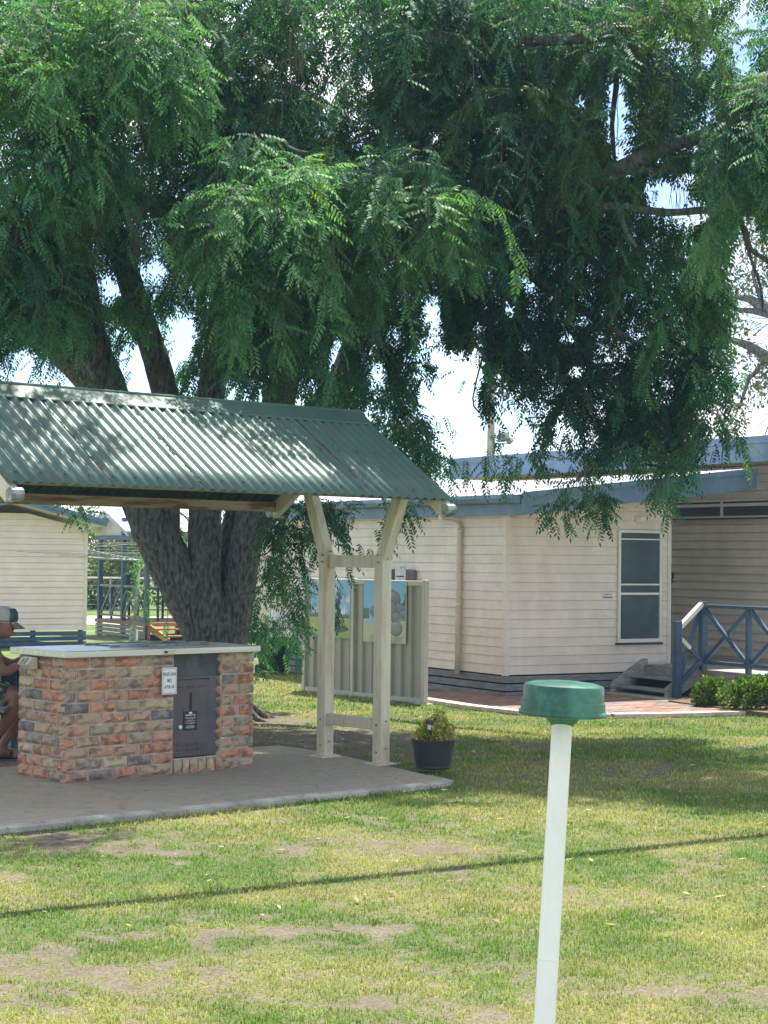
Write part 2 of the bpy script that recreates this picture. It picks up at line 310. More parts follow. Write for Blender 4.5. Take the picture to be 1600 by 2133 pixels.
def in_poly(poly, a, b):
    r_ = np.zeros(np.shape(a), bool); n_ = len(poly)
    for i in range(n_):
        x1, y1 = poly[i]; x2, y2 = poly[(i + 1) % n_]
        c = ((y1 > b) != (y2 > b)) & (a < (x2 - x1) * (b - y1) / (y2 - y1 + 1e-12) + x1); r_ ^= c
    return r_
def in_paving(a, b): return in_poly(PAVE, a, b)

# ------------------------------------------------------------------ GROUND
big = MB(); s_ = 900
big.add([(-s_, -60, -0.012), (s_, -60, -0.012), (s_, s_ * 2, -0.012), (-s_, s_ * 2, -0.012)], [(0, 1, 2, 3)])
m_far = mat('distant_grass', (0.11, 0.16, 0.035), 0.95, 0.25, 0.7, 0.3, 8)
tag(big.build('ground', m_far), kind='structure', label='open grass ground reaching the horizon')
gx = np.linspace(-7.5, 8, 470); gy = np.linspace(3.5, 30, 700); GX, GY = np.meshgrid(gx, gy)
bm_ = bare_mask(GX, GY); dm = dry_mask(GX, GY)
GC = (GREEN * 0.75)[None, None] * (1 - dm[..., None]) + (DRY * 0.75) * dm[..., None]; GC = GC * 0.55 + SOIL * 0.45
GC = GC * (1 - bm_[..., None]) + SOIL * bm_[..., None] * (0.85 + 0.4 * fbm(GX, GY, 0.12, 77)[..., None])
GZ = gh(GX, GY) + 0.012 * (fbm(GX, GY, 0.6, 5) - 0.5) + 0.008 * (fbm(GX, GY, 0.1, 6) - .5)
V = np.stack([GX, GY, GZ], -1).reshape(-1, 3); nx = len(gx); ny = len(gy)
I = (np.arange(ny - 1)[:, None] * nx + np.arange(nx - 1)[None]).ravel()
me = np_mesh('lawn', V, Fq=np.stack([I, I + 1, I + nx + 1, I + nx], 1)); set_col(me, 'tint', GC.reshape(-1, 3))
tag(link_mesh('lawn', me, m_ground, smooth=True), kind='structure', label='patchy mown lawn with bare earth patches')

# grass blades (one object)
def grass(bands, name):
    Vs = []; Cs = []; Ts = []; off = 0
    for (y0, y1, dens, w, h) in bands:
        n_ = int((y1 - y0) * ((y0 + y1) / 2 * 0.235 * 2) * dens)
        Y = RG.uniform(y0, y1, n_); X = RG.uniform(-1, 1, n_) * (Y * 0.225 + 0.15)
        bmk = bare_mask(X, Y); keep = (RG.random(n_) > bmk * 0.93) & ~on_hard(X, Y) & (RG.random(n_) < 0.45 + 0.9 * fbm(X, Y, 0.13, 90))
        X = X[keep]; Y = Y[keep]; n_ = len(X); d_ = dry_mask(X, Y); b_ = bmk[keep]
        az = RG.uniform(0, 6.283, n_); ln = RG.normal(0.55, 0.3, n_); hh = h * 0.86 * RG.uniform(0.5, 1.25, n_) * (1 - 0.4 * b_) * (0.55 + 1.0 * fbm(X, Y, 0.09, 140))
        dx = np.cos(az); dy = np.sin(az); ww = w * RG.uniform(0.6, 1.2, n_) / 2
        base = np.stack([X, Y, gh(X, Y) - 0.004], 1); side = np.stack([-dy * ww, dx * ww, 0 * ww], 1)
        mid = base + np.stack([dx * ln * hh * 0.3, dy * ln * hh * 0.3, hh * 0.6], 1); tip = base + np.stack([dx * ln * hh, dy * ln * hh, hh * (1 - 0.25 * np.abs(ln))], 1)
        v = np.stack([base - side, base + side, mid + side * 0.8, tip, mid - side * 0.8], 1).reshape(-1, 3)
        k = np.arange(n_)[:, None] * 5 + off
        Ts.append(np.concatenate([k + [0, 1, 2], k + [0, 2, 4], k + [4, 2, 3]], 0)); off += n_ * 5
        dd = np.clip(d_ * 0.85 + RG.normal(0, 0.22, n_) + b_ * 0.3, 0, 1)[:, None]
        c = GREEN * (1 - dd) + DRY * dd; c = c * RG.uniform(0.7, 1.3, (n_, 1)) * (0.75 + 0.5 * fbm(X, Y, 0.3, 150))[:, None]; c[:, 0] *= RG.uniform(0.85, 1.15, n_)
        Vs.append(v); Cs.append(np.repeat(c, 5, 0))
    me = np_mesh(name, np.concatenate(Vs), Ft=np.concatenate(Ts)); set_col(me, 'tint', np.concatenate(Cs))
    return link_mesh(name, me, m_grass)
g_ = grass([(5.8, 8, 9000, 0.0042, 0.030), (8, 11, 5600, 0.005, 0.031), (11, 15, 2900, 0.007, 0.034), (15, 20, 1500, 0.010, 0.036), (20, 27, 650, 0.014, 0.038)], 'grass')
tag(g_, 'short mown grass blades covering the lawn', 'grass', kind='stuff')

# ------------------------------------------------------------------ CONCRETE SLAB + PAVING
sl = empty('concrete_slab', P0, PDEG); tag(sl, 'worn concrete slab under the barbecue shelter', kind='structure')
pts = [(-6, -1.42, 0), (2.20, -1.52, 0), (2.36, -1.44, 0), (2.44, -1.2, 0), (2.84, 0.4, 0), (2.86, 1.14, 0), (-6, 1.14, 0)]
MB().prism(pts, (0, 0, 0.10)).build('slab_surface', m_conc, sl, bevel=0.008)
e_ = MB()
ed = [(-6, -1.49), (2.22, -1.59), (2.42, -1.50), (2.50, -1.2)]
ei = [(-6, -1.422), (2.20, -1.522), (2.358, -1.44), (2.442, -1.2)]
random.seed(4)
ee = []; ii = []
for k in range(3):
    nseg = 90 if k == 0 else 4
    for j in range(nseg + (k == 2)):
        t = j / nseg; wb = random.uniform(-0.012, 0.012)
        ee.append((ed[k][0] * (1 - t) + ed[k + 1][0] * t, ed[k][1] * (1 - t) + ed[k + 1][1] * t + wb)); ii.append((ei[k][0] * (1 - t) + ei[k + 1][0] * t, ei[k][1] * (1 - t) + ei[k + 1][1] * t + random.uniform(-.004, .004)))
for j in range(len(ee) - 1):
    a, b, c, d = ii[j], ii[j + 1], ee[j + 1], ee[j]
    e_.add([(a[0], a[1], 0), (b[0], b[1], 0), (c[0], c[1], 0), (d[0], d[1], 0), (a[0], a[1], 0.104), (b[0], b[1], 0.104), (c[0], c[1], 0.090), (d[0], d[1], 0.090)],
           [(4, 7, 6, 5), (3, 2, 6, 7), (0, 1, 2, 3), (1, 0, 4, 5)] + ([(0, 3, 7, 4)] if j == 0 else []) + ([(1, 5, 6, 2)] if j == len(ee) - 2 else []))
e_.build('slab_edge', m_concedge, sl)

def pavers(root, poly_test, x0, x1, y0, y1, bl, bw, z, m1, m2=None, edge=None, limit=290, name='paver', keyf=None):
    protos = []
    for k in range(3):
        mb = MB().box(-bl / 2 + .004, bl / 2 - .004, -bw / 2 + .004, bw / 2 - .004, -0.04, 0)
        me_ = bpy.data.meshes.new('paver'); me_.from_pydata(mb.v, [], mb.f); me_.materials.append([m1, m1, m2 or m1][k]); protos.append(me_)
    cells = []
    for j in range(int((y1 - y0) / bw)):
        for i in range(int((x1 - x0) / bl) + 1):
            cx = x0 + (i + 0.5 * (j % 2)) * bl; cy = y0 + (j + .5) * bw
            if poly_test(cx, cy): cells.append((cx, cy))
    if keyf: cells.sort(key=keyf)
    rest = MB()
    for q, (cx, cy) in enumerate(cells):
        zz = z + random.uniform(-0.002, 0.003)
        if q < limit:
            o = bpy.data.objects.new(name, random.choice(protos)); COL.objects.link(o); o.parent = root
            o.location = (cx, cy, zz); o.rotation_euler = (random.uniform(-.01, .01), random.uniform(-.006, .006), random.uniform(-.01, .01))
        else: rest.box(cx - bl / 2 + .004, cx + bl / 2 - .004, cy - bw / 2 + .004, cy + bw / 2 - .004, zz - .04, zz)
    if rest.v: tag(rest.build('far_pavers', m1, root), kind='stuff')
pv = empty('paving', A0, ADEG); tag(pv, 'reddish brick path beside the main cabin', kind='structure')
MB().prism([(a, b, 0.0) for a, b in PAVE], (0, 0, 0.012)).build('paving_bed', m_sand, pv)
inner = [(-0.98, 0.9), (-1.08, -1.0), (-0.95, -2.05), (-0.36, -2.5), (0.5, -2.72), (1.57, -2.82), (4.4, -3.05), (4.4, -1.9), (2.1, -1.3), (1.5, -1.3), (1.5, -0.05), (0.02, -0.05), (0.02, 0.9)]
ti = lambda a, b: bool(in_poly(inner, np.array([a]), np.array([b]))[0])
pavers(pv, ti, -1.2, 4.5, -3.1, 0.95, 0.23, 0.115, 0.045, m_paver, m_paver2, keyf=lambda c: c[1] + abs(c[0] - .5) * .3)
# pale edging course
ec = [(-1.07, 0.9), (-1.18, -1.0), (-1.03, -2.13), (-0.40, -2.61), (0.5, -2.84), (1.57, -2.94), (4.5, -3.18)]
for k in range(len(ec) - 1):
    p, q = Vector(ec[k]), Vector(ec[k + 1]); L_ = (q - p).length; n_ = max(1, round(L_ / 0.3)); d = (q - p) / n_
    for j in range(n_):
        a = p + d * j + d * 0.02; b = p + d * (j + 1) - d * 0.02
        MB().beam((a.x, a.y, 0.025), (b.x, b.y, 0.025), 0.19, 0.05).build('edging_stone', m_pale, pv)
MB().prism([(1.42, -0.06, 0.012), (1.42, -1.28, 0.012), (2.14, -1.28, 0.012), (2.14, -0.06, 0.012)], (0, 0, 0.04)).build('landing_pad', m_concedge, pv)
pl = empty('patio_paving', P0, PDEG); tag(pl, 'grey-purple brick patio behind the barbecue slab', kind='structure')
MB().prism([(-4, 1.15, 0), (1.9, 1.15, 0), (1.9, 4.05, 0), (-4, 4.05, 0)], (0, 0, 0.045)).build('paving_bed', m_sand, pl)
pavers(pl, lambda a, b: True, -0.9, 1.8, 1.18, 4.0, 0.23, 0.115, 0.085, m_paver2, m_paver, keyf=lambda c: c[1])
B('edging_stone', m_pale, pl, -1.2, 1.9, 4.02, 4.14, 0, 0.09)

# ------------------------------------------------------------------ BARBECUE
bq = empty('barbecue_counter', (P0.x, P0.y, 0.10), PDEG, 'rock faced brick barbecue counter with pale steel top and brown steel door', 'barbecue')
H_ = 0.895; CH = H_ / 11
core = MB().box(0.022, 0.95, 0.022, 0.662, 0, H_).box(1.396, 1.664, 0.022, 0.662, 0, H_).box(0.95, 1.39, 0.10, 0.66, 0.11, H_).box(0.95, 1.39, 0.03, 0.66, 0, 0.108)
core.build('mortar_core', m_mortar, bq)
def rockbrick(L_, Hh, seed, cl=False, cr_=False):
    rs = random.Random(seed); nxx = max(3, int(L_ / 0.035)); nzz = 3; mb = MB(); v = []
    for k in range(nzz + 1):
        for i in range(nxx + 1):
            x = L_ * i / nxx; z = Hh * k / nzz
            edge = (k in (0, nzz)) or (i in (0, nxx))
            y = -0.004 if edge else -(0.014 + rs.random() * 0.022)
            if (i == 0 and cl) or (i == nxx and cr_): y = -0.022 + (0.006 if k in (0, nzz) else 0)
            jx = 0 if i in (0, nxx) else rs.uniform(-.006, .006); jz = 0 if k in (0, nzz) else rs.uniform(-.008, .008)
            v.append((x + jx, y, z + jz))
    f = [(k * (nxx + 1) + i, k * (nxx + 1) + i + 1, (k + 1) * (nxx + 1) + i + 1, (k + 1) * (nxx + 1) + i) for k in range(nzz) for i in range(nxx)]
    mb.add(v, f); D = 0.05; n_ = len(v)
    v2 = [(0, D, 0), (L_, D, 0), (L_, D, Hh), (0, D, Hh)]; mb.v += v2; a, b, c, d = n_, n_ + 1, n_ + 2, n_ + 3; W1 = nxx + 1
    mb.f += [tuple([a, b] + [i for i in range(nxx, -1, -1)]), tuple([c, d] + [nzz * W1 + i for i in range(nxx + 1)]),
             tuple([d, a] + [k * W1 for k in range(nzz + 1)]), tuple([b, c] + [k * W1 + nxx for k in range(nzz, -1, -1)]), (a, d, c, b)]
    me_ = bpy.data.meshes.new('brick'); me_.from_pydata(mb.v, [], mb.f); me_.update(); me_.materials.append(m_brick); return me_
BC = {}
def brick(L_, Hh, x, y, z, rz, cl=False, cr_=False):
    key = (round(L_, 2), round(Hh, 2), cl, cr_, random.randint(0, 3))
    if key not in BC: BC[key] = rockbrick(key[0], key[1], hash(key) % 9999, cl, cr_)
    o = bpy.data.objects.new('brick', BC[key]); COL.objects.link(o); o.parent = bq; o.location = (x, y, z + random.uniform(-.002, .002)); o.rotation_euler = (0, 0, R(rz)); return o
J = 0.013; random.seed(21)
def course(x0, x1, z, h, off, rz, fx, cl, cr_):
    x = x0; first = True
    while x < x1 - 0.03:
        L_ = (off if first else random.choice([0.21, 0.22, 0.23]))
        if x1 - (x + L_) < 0.09: L_ = x1 - x
        e = x + L_; last = e >= x1 - 0.001
        fx(L_ - (0 if last else J), h - J, x, z, cl and first, cr_ and last); x = e; first = False
for k in range(11):
    z = k * CH + 0.003; o1 = [0.215, 0.105][k % 2]
    course(0.0, 0.95, z, CH, o1, 0, lambda L_, h, x, zz, a, b: brick(L_, h, x, 0.02, zz, 0, a, b), True, False)
    course(1.40, 1.685, z, CH, [0.12, 0.17][k % 2], 0, lambda L_, h, x, zz, a, b: brick(L_, h, x, 0.02, zz, 0, False, b), True, True)
    # left side (runs toward the back); brick local x from back (0.68) to front (0)
    course(0.0, 0.665, z, CH, [0.225, 0.115][k % 2], 0, lambda L_, h, x, zz, a, b: brick(L_, h, 0.02, 0.68 - x, zz, -90, False, b), False, True)
    # inner cheek of the right pier, right side and back
    brick(0.10, CH - J, 1.39, 0.12, z, -90)
    course(0.0, 0.665, z, CH, 0.2, 0, lambda L_, h, x, zz, a, b: brick(L_, h, 1.665, 0.015 + x, zz, 90, False, False), False, False)
x = 0.955
while x < 1.385:
    w_ = random.uniform(0.055, 0.075); w_ = min(w_, 1.39 - x); o = brick(w_, 0.105, x, 0.012, 0.0, 0); x += w_ + 0.006
ct = MB().box(-0.045, 1.72, -0.05, 0.72, 0.897, 0.945).build('countertop', m_steel, bq, bevel=0.004)
B('hotplate', mat('hotplate_steel', (0.10, 0.10, 0.10), 0.3, 0.3, 6, metal=0.6), ct, 0.62, 1.42, 0.32, 0.60, 0.945, 0.955, 0.003)
B('hotplate_rim', m_galv, ct, 0.56, 1.48, 0.27, 0.31, 0.945, 0.962, 0.003); B('hotplate_rim', m_galv, ct, 0.56, 1.48, 0.62, 0.66, 0.945, 0.962, 0.003)
lp = B('maker_plate', mat('maker_plate', (0.55, 0.53, 0.30), 0.4), ct, 0.80, 0.905, -0.054, -0.05, 0.904, 0.932)
MB().prism([(0.825 + 0.017 * math.cos(t * .524), -0.0545, 0.918 + 0.009 * math.sin(t * .524)) for t in range(12)], (0, -0.001, 0)).build('emblem', m_black, lp)
fp = B('upper_panel', m_slate, bq, 0.955, 1.385, 0.045, 0.065, 0.722, 0.89)
fr_ = MB().box(1.30, 1.385, 0.050, 0.07, 0.115, 0.72).box(0.955, 1.30, 0.050, 0.07, 0.704, 0.72); fr_.build('door_frame', mat('frame_steel', (0.10, 0.105, 0.12), 0.4, 0.15, 5), bq)
dr = B('door', m_door, bq, 0.955, 1.292, 0.032, 0.05, 0.118, 0.698, 0.003)
B('handle_slot', m_black, dr, 1.108, 1.128, 0.029, 0.0325, 0.462, 0.598); B('handle_bar', m_grip, dr, 1.110, 1.116, 0.024, 0.0295, 0.462, 0.592)
for i, xx in enumerate((1.02, 1.115, 1.21)):
    B('louvre', m_door, dr, xx - 0.03, xx + 0.03, 0.022, 0.033, 0.640, 0.650, 0.003)
    for zz in (0.165, 0.205): B('louvre', m_door, dr, xx - 0.035, xx + 0.035, 0.020, 0.033, zz, zz + 0.013, 0.003)
pq = B('instruction_plate', mat('plate_black', (0.03, 0.03, 0.032), 0.35), dr, 1.05, 1.175, 0.027, 0.0315, 0.315, 0.460)
MB().prism([(1.1125 + 0.016 * math.cos(t * .524), 0.0265, 0.447 + 0.0075 * math.sin(t * .524)) for t in range(12)], (0, -0.001, 0)).build('emblem', m_signw, pq)
text_mesh('lettering', 'BARBECUE', 0.019, m_signw, pq, face_m((1.1125, 0.0262, 0.430), (1, 0, 0), (0, 0, 1)))
tl = MB()
for k, (zz, wd) in enumerate([(0.412, 0.05), (0.405, 0.042), (0.392, 0.03), (0.385, 0.045), (0.372, 0.047), (0.365, 0.03), (0.350, 0.032), (0.344, 0.038), (0.338, 0.042), (0.332, 0.03)]):
    x = 1.1125 - wd
    while x < 1.1125 + wd:
        w_ = random.uniform(0.004, 0.012); tl.box(x, min(x + w_, 1.1125 + wd), 0.0258, 0.027, zz - .0017, zz + .0017); x += w_ + 0.0025
tl.build('fine_print', mat('print_grey', (0.55, 0.55, 0.52), 0.5), pq)
rot90 = Matrix.Rotation(R(90), 4, 'X')
def disc(mb_prof, loc, n=24):
    mb = MB().lathe(mb_prof, n=n); mb.v = [tuple(rot90 @ Vector(v) + Vector(loc)) for v in mb.v]; return mb
disc([(0.021, 0), (0.021, 0.012), (0.018, 0.016)], (1.012, 0.030, 0.345)).build('coin_lock', m_galv, dr, smooth=False)
disc([(0.012, 0.016), (0.012, 0.019)], (1.012, 0.030, 0.345)).build('lock_face', m_signw, dr)
# sign on the brickwork
sg = empty('notice_sign', wp(FP, 0.877, -0.024, 0.80), PDEG, 'white rectangular notice reading PLEASE CLEAN BBQ AFTER USE on the brickwork', 'sign')
B('sign_board', m_signw, sg, -0.068, 0.068, -0.004, 0.0, -0.10, 0.10, 0.002)
bd = MB()
for (a, b, c, d) in [(-.061, .061, .090, .0925), (-.061, .061, -.0925, -.090), (-.061, -.0588, -.0925, .0925), (.0588, .061, -.0925, .0925)]: bd.box(a, b, -0.0052, -0.004, c, d)
bd.build('border_line', m_black, sg)
for s, z in (('PLEASE CLEAN', 0.050), ('BBQ', 0.002), ('AFTER USE', -0.045)):
    text_mesh('lettering', s, 0.034, m_black, sg, face_m((0, -0.0048, z), (1, 0, 0), (0, 0, 1)), sx={12: 0.50, 3: 0.62, 9: 0.56}[len(s)])
# power outlet on the side
po = empty('power_outlet', wp(FP, -0.012, 0.44, 0.985), PDEG, 'cream double power outlet under the counter edge on the brick side', 'power outlet')
MB().prism([(0, -0.07, -0.09), (0, -0.07, 0.0), (-0.05, -0.07, 0.0), (-0.095, -0.07, -0.055), (-0.075, -0.07, -0.06), (-0.04, -0.07, -0.09)], (0, 0.14, 0)).build('housing', m_socket, po, bevel=0.006)
for yy in (-0.026, 0.022):
    MB().beam((-0.060, yy, -0.010), (-0.092, yy, -0.048), 0.022, 0.008, up=(-.7, 0, .6)).build('socket_cover', m_slat, po)

# ------------------------------------------------------------------ SHELTER  (local: x along roof, y to the back; origin under right portal centre)
sc = wp(FP, 2.602, -0.133, 0.10)
sh_ = empty('picnic_shelter', sc, PDEG, 'open gabled shelter with green corrugated roof on cream Y shaped steel posts', 'shelter')
ze, zr, hs, LR = 2.062, 2.752, 1.075, 3.82
def corr(x0, x1, side, zo, name, m_):
    wl = 0.090; amp = 0.0125; per = 10; n_ = int((x1 - x0) / wl * per); mb = MB()
    a = Vector((0, side * 0.015, zr)); b = Vector((0, side * hs, ze)); d = (b - a).normalized(); nn = Vector((0, -side * d.z * -1, 0)); nn = Vector((0, side * -d.z, abs(d.y))).normalized()
    K = 5
    for i in range(n_ + 1):
        x = x0 + (x1 - x0) * i / n_; w = amp * math.sin(2 * math.pi * x / wl)
        for k in range(K):
            p = a + (b - a) * (k / (K - 1)) + nn * (w + zo + 0.03); mb.v.append((x, p.y, p.z))
        for k in range(K):
            p = a + (b - a) * (k / (K - 1)) + nn * (w + zo + 0.0275); mb.v.append((x, p.y, p.z))
    for i in range(n_):
        o1 = i * 2 * K; o2 = o1 + 2 * K
        for k in range(K - 1):
            mb.f.append((o1 + k, o1 + k + 1, o2 + k + 1, o2 + k)); mb.f.append((o1 + K + k, o2 + K + k, o2 + K + k + 1, o1 + K + k + 1))
        mb.f.append((o1 + K - 1, o1 + 2 * K - 1, o2 + 2 * K - 1, o2 + K - 1))
    mb.f.append(tuple(range(K)) + tuple(range(2 * K - 1, K - 1, -1))); q = n_ * 2 * K; mb.f.append(tuple(q + i for i in list(range(K - 1, -1, -1)) + list(range(K, 2 * K))))
    return mb.build(name, m_, sh_, smooth=True)
x = 0.03
for k in range(5):
    corr(x - 0.78, x, -1, 0.003 * (k % 2), 'roof_sheet', m_green); corr(x - 0.78, x, 1, 0.003 * (k % 2), 'roof_sheet', m_green); x -= 0.76
rise = Vector((0, hs, zr - ze)).normalized()
for side in (-1, 1):   # screws along eave lines
    mb = MB()
    for i in range(21):
        for t in (0.93, 0.5, 0.06):
            xx = -3.7 + i * 0.18; y = side * (0.015 + (hs - 0.015) * t); z = zr + (ze - zr) * t + 0.052
            mb.lathe([(0.005, -0.01), (0.005, 0.002), (0.002, 0.004)], (xx, y, z), 6)
    tag(mb.build('roof_screws', m_grip, sh_), kind='stuff')
db = MB(); rr_ = random.Random(17)
for (xl, n__) in ((-0.73, 60), (-1.49, 90), (-2.25, 80), (-3.01, 40)):
    for _ in range(n__):
        t = rr_.betavariate(1.4, 1.6); y = -hs * t; z = zr + (ze - zr) * t + 0.036; x = xl + rr_.uniform(-.018, .022); a = rr_.uniform(-.5, .5)
        db.beam((x, y, z), (x + .012 * math.sin(a), y - .03 * math.cos(a) * rr_.uniform(.4, 1.2), z - .016), .006, .005)
for _ in range(60):
    t = rr_.uniform(.1, .98); x = rr_.uniform(-3.7, 0); y = -hs * t; z = zr + (ze - zr) * t + 0.045; a = rr_.uniform(0, 6.28); db.beam((x, y, z), (x + .03 * math.cos(a), y + .02 * math.sin(a), z + .013 * -math.sin(a) * -1 + .002), .005, .004)
tag(db.build('leaf_debris', mat('dry_debris', (0.11, 0.085, 0.06), .9), sh_), kind='stuff')
rc = MB()
rw = 0.15; rz_ = rw * (zr - ze) / hs
for side in (-1, 1):
    t_ = 0.056
    rc.add([(-LR - 0.02, 0, zr + t_ + .012), (0.05, 0, zr + t_ + .012), (0.05, side * rw, zr - rz_ + t_ + .004), (-LR - 0.02, side * rw, zr - rz_ + t_ + .004),
            (-LR - 0.02, 0, zr + t_), (0.05, 0, zr + t_), (0.05, side * rw, zr - rz_ + t_ - .006), (-LR - 0.02, side * rw, zr - rz_ + t_ - .006)],
           [(0, 1, 2, 3), (7, 6, 5, 4), (2, 6, 7, 3), (1, 5, 6, 2), (0, 3, 7, 4)])
rc.tube([(-LR - 0.02, 0, zr + .066), (0.05, 0, zr + .066)], 0.013, 8)
rc.build('ridge_cap', m_green, sh_)
def portal(x):
    for s in (-1, 1):
        p = MB().beam((x, s * 0.345, 0.012), (x, s * 0.345, 1.66), 0.10, 0.10, up=(0, 1, 0)).build('post', m_cpost, sh_, bevel=0.004)
        B('base_plate', m_cpost, p, x - 0.10, x + 0.10, s * 0.345 - 0.085, s * 0.345 + 0.085, 0, 0.014, 0.002)
        MB().beam((x, s * 0.345, 1.62), (x, s * 0.62, 2.30), 0.088, 0.10, up=(0, 1, 0)).build('arm', m_cpost, sh_, bevel=0.004)
        top = Vector((x, 0, zr - 0.05)); bot = Vector((x, s * (hs - 0.015), ze - 0.055))
        MB().beam(top, bot, 0.06, 0.11, up=(0, 0, 1)).build('rafter', m_cpost, sh_, bevel=0.003)
    for s in (-1, 1):
        for zz in (0.315, 0.10, 1.60, 1.655):
            MB().tube([(x - .062, s * .345, zz), (x + .062, s * .345, zz)], .009, 6).build('bolt', m_galv, sh_)
            MB().tube([(x, s * .345 - .062, zz + .03), (x, s * .345 + .062, zz + .03)], .007, 6).build('bolt', m_galv, sh_)
    B('cross_rail', m_cpost, sh_, x - 0.03, x + 0.03, -0.295, 0.295, 1.555, 1.655, 0.003)
    B('cross_rail', m_cpost, sh_, x - 0.03, x + 0.03, -0.295, 0.295, 0.27, 0.36, 0.003)
portal(0.0); portal(-LR + 0.06)
for s in (-1, 1):
    if s > 0: B('eave_beam', m_rust, sh_, -LR + 0.09, -0.03, (hs - 0.06) - 0.025, (hs - 0.06) + 0.025, ze - 0.045, ze + 0.034)
    else: B('eave_beam', m_rust, sh_, -LR + 0.09, -0.03, -hs + 0.10, -hs + 0.14, ze + 0.02, ze + 0.06)
    for t in (0.33, 0.66, 0.95):
        y = s * hs * (1 - t); z = ze + (zr - ze) * t - 0.0
        B('purlin', m_rust, sh_, -LR + 0.09, -0.03, y - 0.02, y + 0.02, z - 0.045, z - 0.005)
    for xx in (0.0, -LR + 0.06):
        MB().tube([(xx - 0.035, s * (hs + 0.01), ze - 0.05), (xx + 0.055, s * (hs + 0.01), ze - 0.05)], 0.046, 10).build('end_cap', m_galv, sh_, bevel=0.004)

# ------------------------------------------------------------------ MAIN CABIN
mc = empty('cream_cabin', A0, ADEG, 'cream weatherboard cabin with blue fascia behind the fence screen', 'cabin')
PB = 0.1145; ZB = 0.30
def roof_under(x): return 2.26 + (x + 0.12) * 0.1145   # gable fascia underside
def wboard(pts2, axis, root, m_=m_cream):
    # pts2: 4 (u,z) corners bl, br, tr, tl ; axis 'x' wall facing -y, axis 'y' wall facing -x
    t0, t1 = 0.016, 0.004
    def P(u, z, d): return (u, -d, z) if axis == 'x' else (-d, u, z)
    (a, b, c, d) = pts2
    vs = [P(*a, t0), P(*b, t0), P(*c, t1), P(*d, t1), P(*a, -0.02), P(*b, -0.02), P(*c, -0.02), P(*d, -0.02)]
    f = [(0, 1, 2, 3), (7, 6, 5, 4), (4, 5, 1, 0), (3, 2, 6, 7), (1, 5, 6, 2), (4, 0, 3, 7)]
    if axis == 'y': f = [q[::-1] for q in f]
    return MB().add(vs, f).build('board', m_, root)
for k in range(26):
    z0, z1 = ZB + k * PB, ZB + (k + 1) * PB - 0.003
    s0 = max(0.045, (z0 + 0.02 - 2.30) / 0.1145 - 0.12); s1 = max(0.045, (z1 + 0.02 - 2.30) / 0.1145 - 0.12)
    if s1 > 2.5: break
    wboard([(s0, z0), (2.555, z0), (2.555, z1), (s1, z1)], 'x', mc)
for k in range(18):
    z0, z1 = ZB + k * PB, ZB + (k + 1) * PB - 0.003
    wboard([(0.045, z0), (5.86, z0), (5.86, z1), (0.045, z1)], 'y', mc)
B('wall_body', m_cream, mc, 0.021, 2.59, 0.021, 5.9, ZB, 2.33)
MB().add([(0.021, 0.021, 2.33), (2.59, 0.021, 2.33), (2.59, 5.9, 2.33), (0.021, 5.9, 2.33), (2.59, 0.021, 2.55), (2.59, 5.9, 2.55)], [(0, 1, 4), (3, 5, 2), (0, 4, 5, 3), (1, 2, 5, 4), (0, 3, 2, 1)]).build('gable_infill', m_cream, mc)
for (x0, x1, y0, y1, zt) in [(-0.022, 0.046, -0.022, 0.046, 2.30), (2.556, 2.612, -0.024, 0.03, 2.575), (-0.02, 0.03, 5.86, 5.92, 2.28)]:
    B('corner_trim', m_creamtrim, mc, x0, x1, y0, y1, ZB - 0.01, zt)
B('underfloor_shade', m_gapshade, mc, 0.06, 2.55, 0.06, 5.85, -0.03, ZB)
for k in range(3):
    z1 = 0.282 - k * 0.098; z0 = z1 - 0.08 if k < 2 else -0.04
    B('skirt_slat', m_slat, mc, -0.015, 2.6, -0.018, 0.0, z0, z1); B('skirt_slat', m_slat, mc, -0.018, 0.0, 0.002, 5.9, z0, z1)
# roof
rt = MB(); nr = 0
xs = np.arange(-0.16, 3.66, 0.0)if False else None
def skillion(root, x0, x1, y0, y1, zf, m_, step=0.2, rib=0.02):
    mb = MB(); y = y0; pr = []
    while y < y1: pr += [(y, 0), (y + step * 0.4, 0), (y + step * 0.5, rib), (y + step * 0.62, rib), (y + step * 0.72, 0)]; y += step
    pr.append((y1, 0)); n_ = len(pr)
    for (yy, h) in pr: mb.v += [(x0, yy, zf(x0) + h), (x1, yy, zf(x1) + h), (x0, yy, zf(x0) + h - .03), (x1, yy, zf(x1) + h - .03)]
    for i in range(n_ - 1):
        a = i * 4; b = a + 4; mb.f += [(a, a + 1, b + 1, b), (a + 2, b + 2, b + 3, a + 3), (a, b, b + 2, a + 2), (a + 1, a + 3, b + 3, b + 1)]
    return mb.build('roof', m_, root)
zf = lambda x: 2.52 + (x + 0.12) * 0.1135
rf = skillion(mc, -0.18, 3.62, -0.48, 6.3, zf, m_whiteroof)
sm = MB()
for i in range(30):
    for xx in (0.05, 0.9, 1.8, 2.7, 3.5): sm.lathe([(0.012, 0), (0.012, 0.012)], (xx, -0.35 + i * 0.2, zf(xx) + 0.018), 6)
tag(sm.build('roof_screws', m_slat, mc), kind='stuff')
MB().prism([(-0.12, -0.52, 2.262), (3.64, -0.52, 2.69), (3.64, -0.52, 2.958), (-0.12, -0.52, 2.535)], (0, 0.03, 0)).build('gable_fascia', m_blue, mc)
MB().prism([(-0.125, -0.535, 2.47), (3.65, -0.535, 2.895), (3.65, -0.535, 2.965), (-0.125, -0.535, 2.542)], (0, 0.014, 0)).build('fascia_capping', m_blue, mc)
B('side_fascia', m_blue, mc, -0.145, -0.12, -0.52, 6.3, 2.262, 2.47)
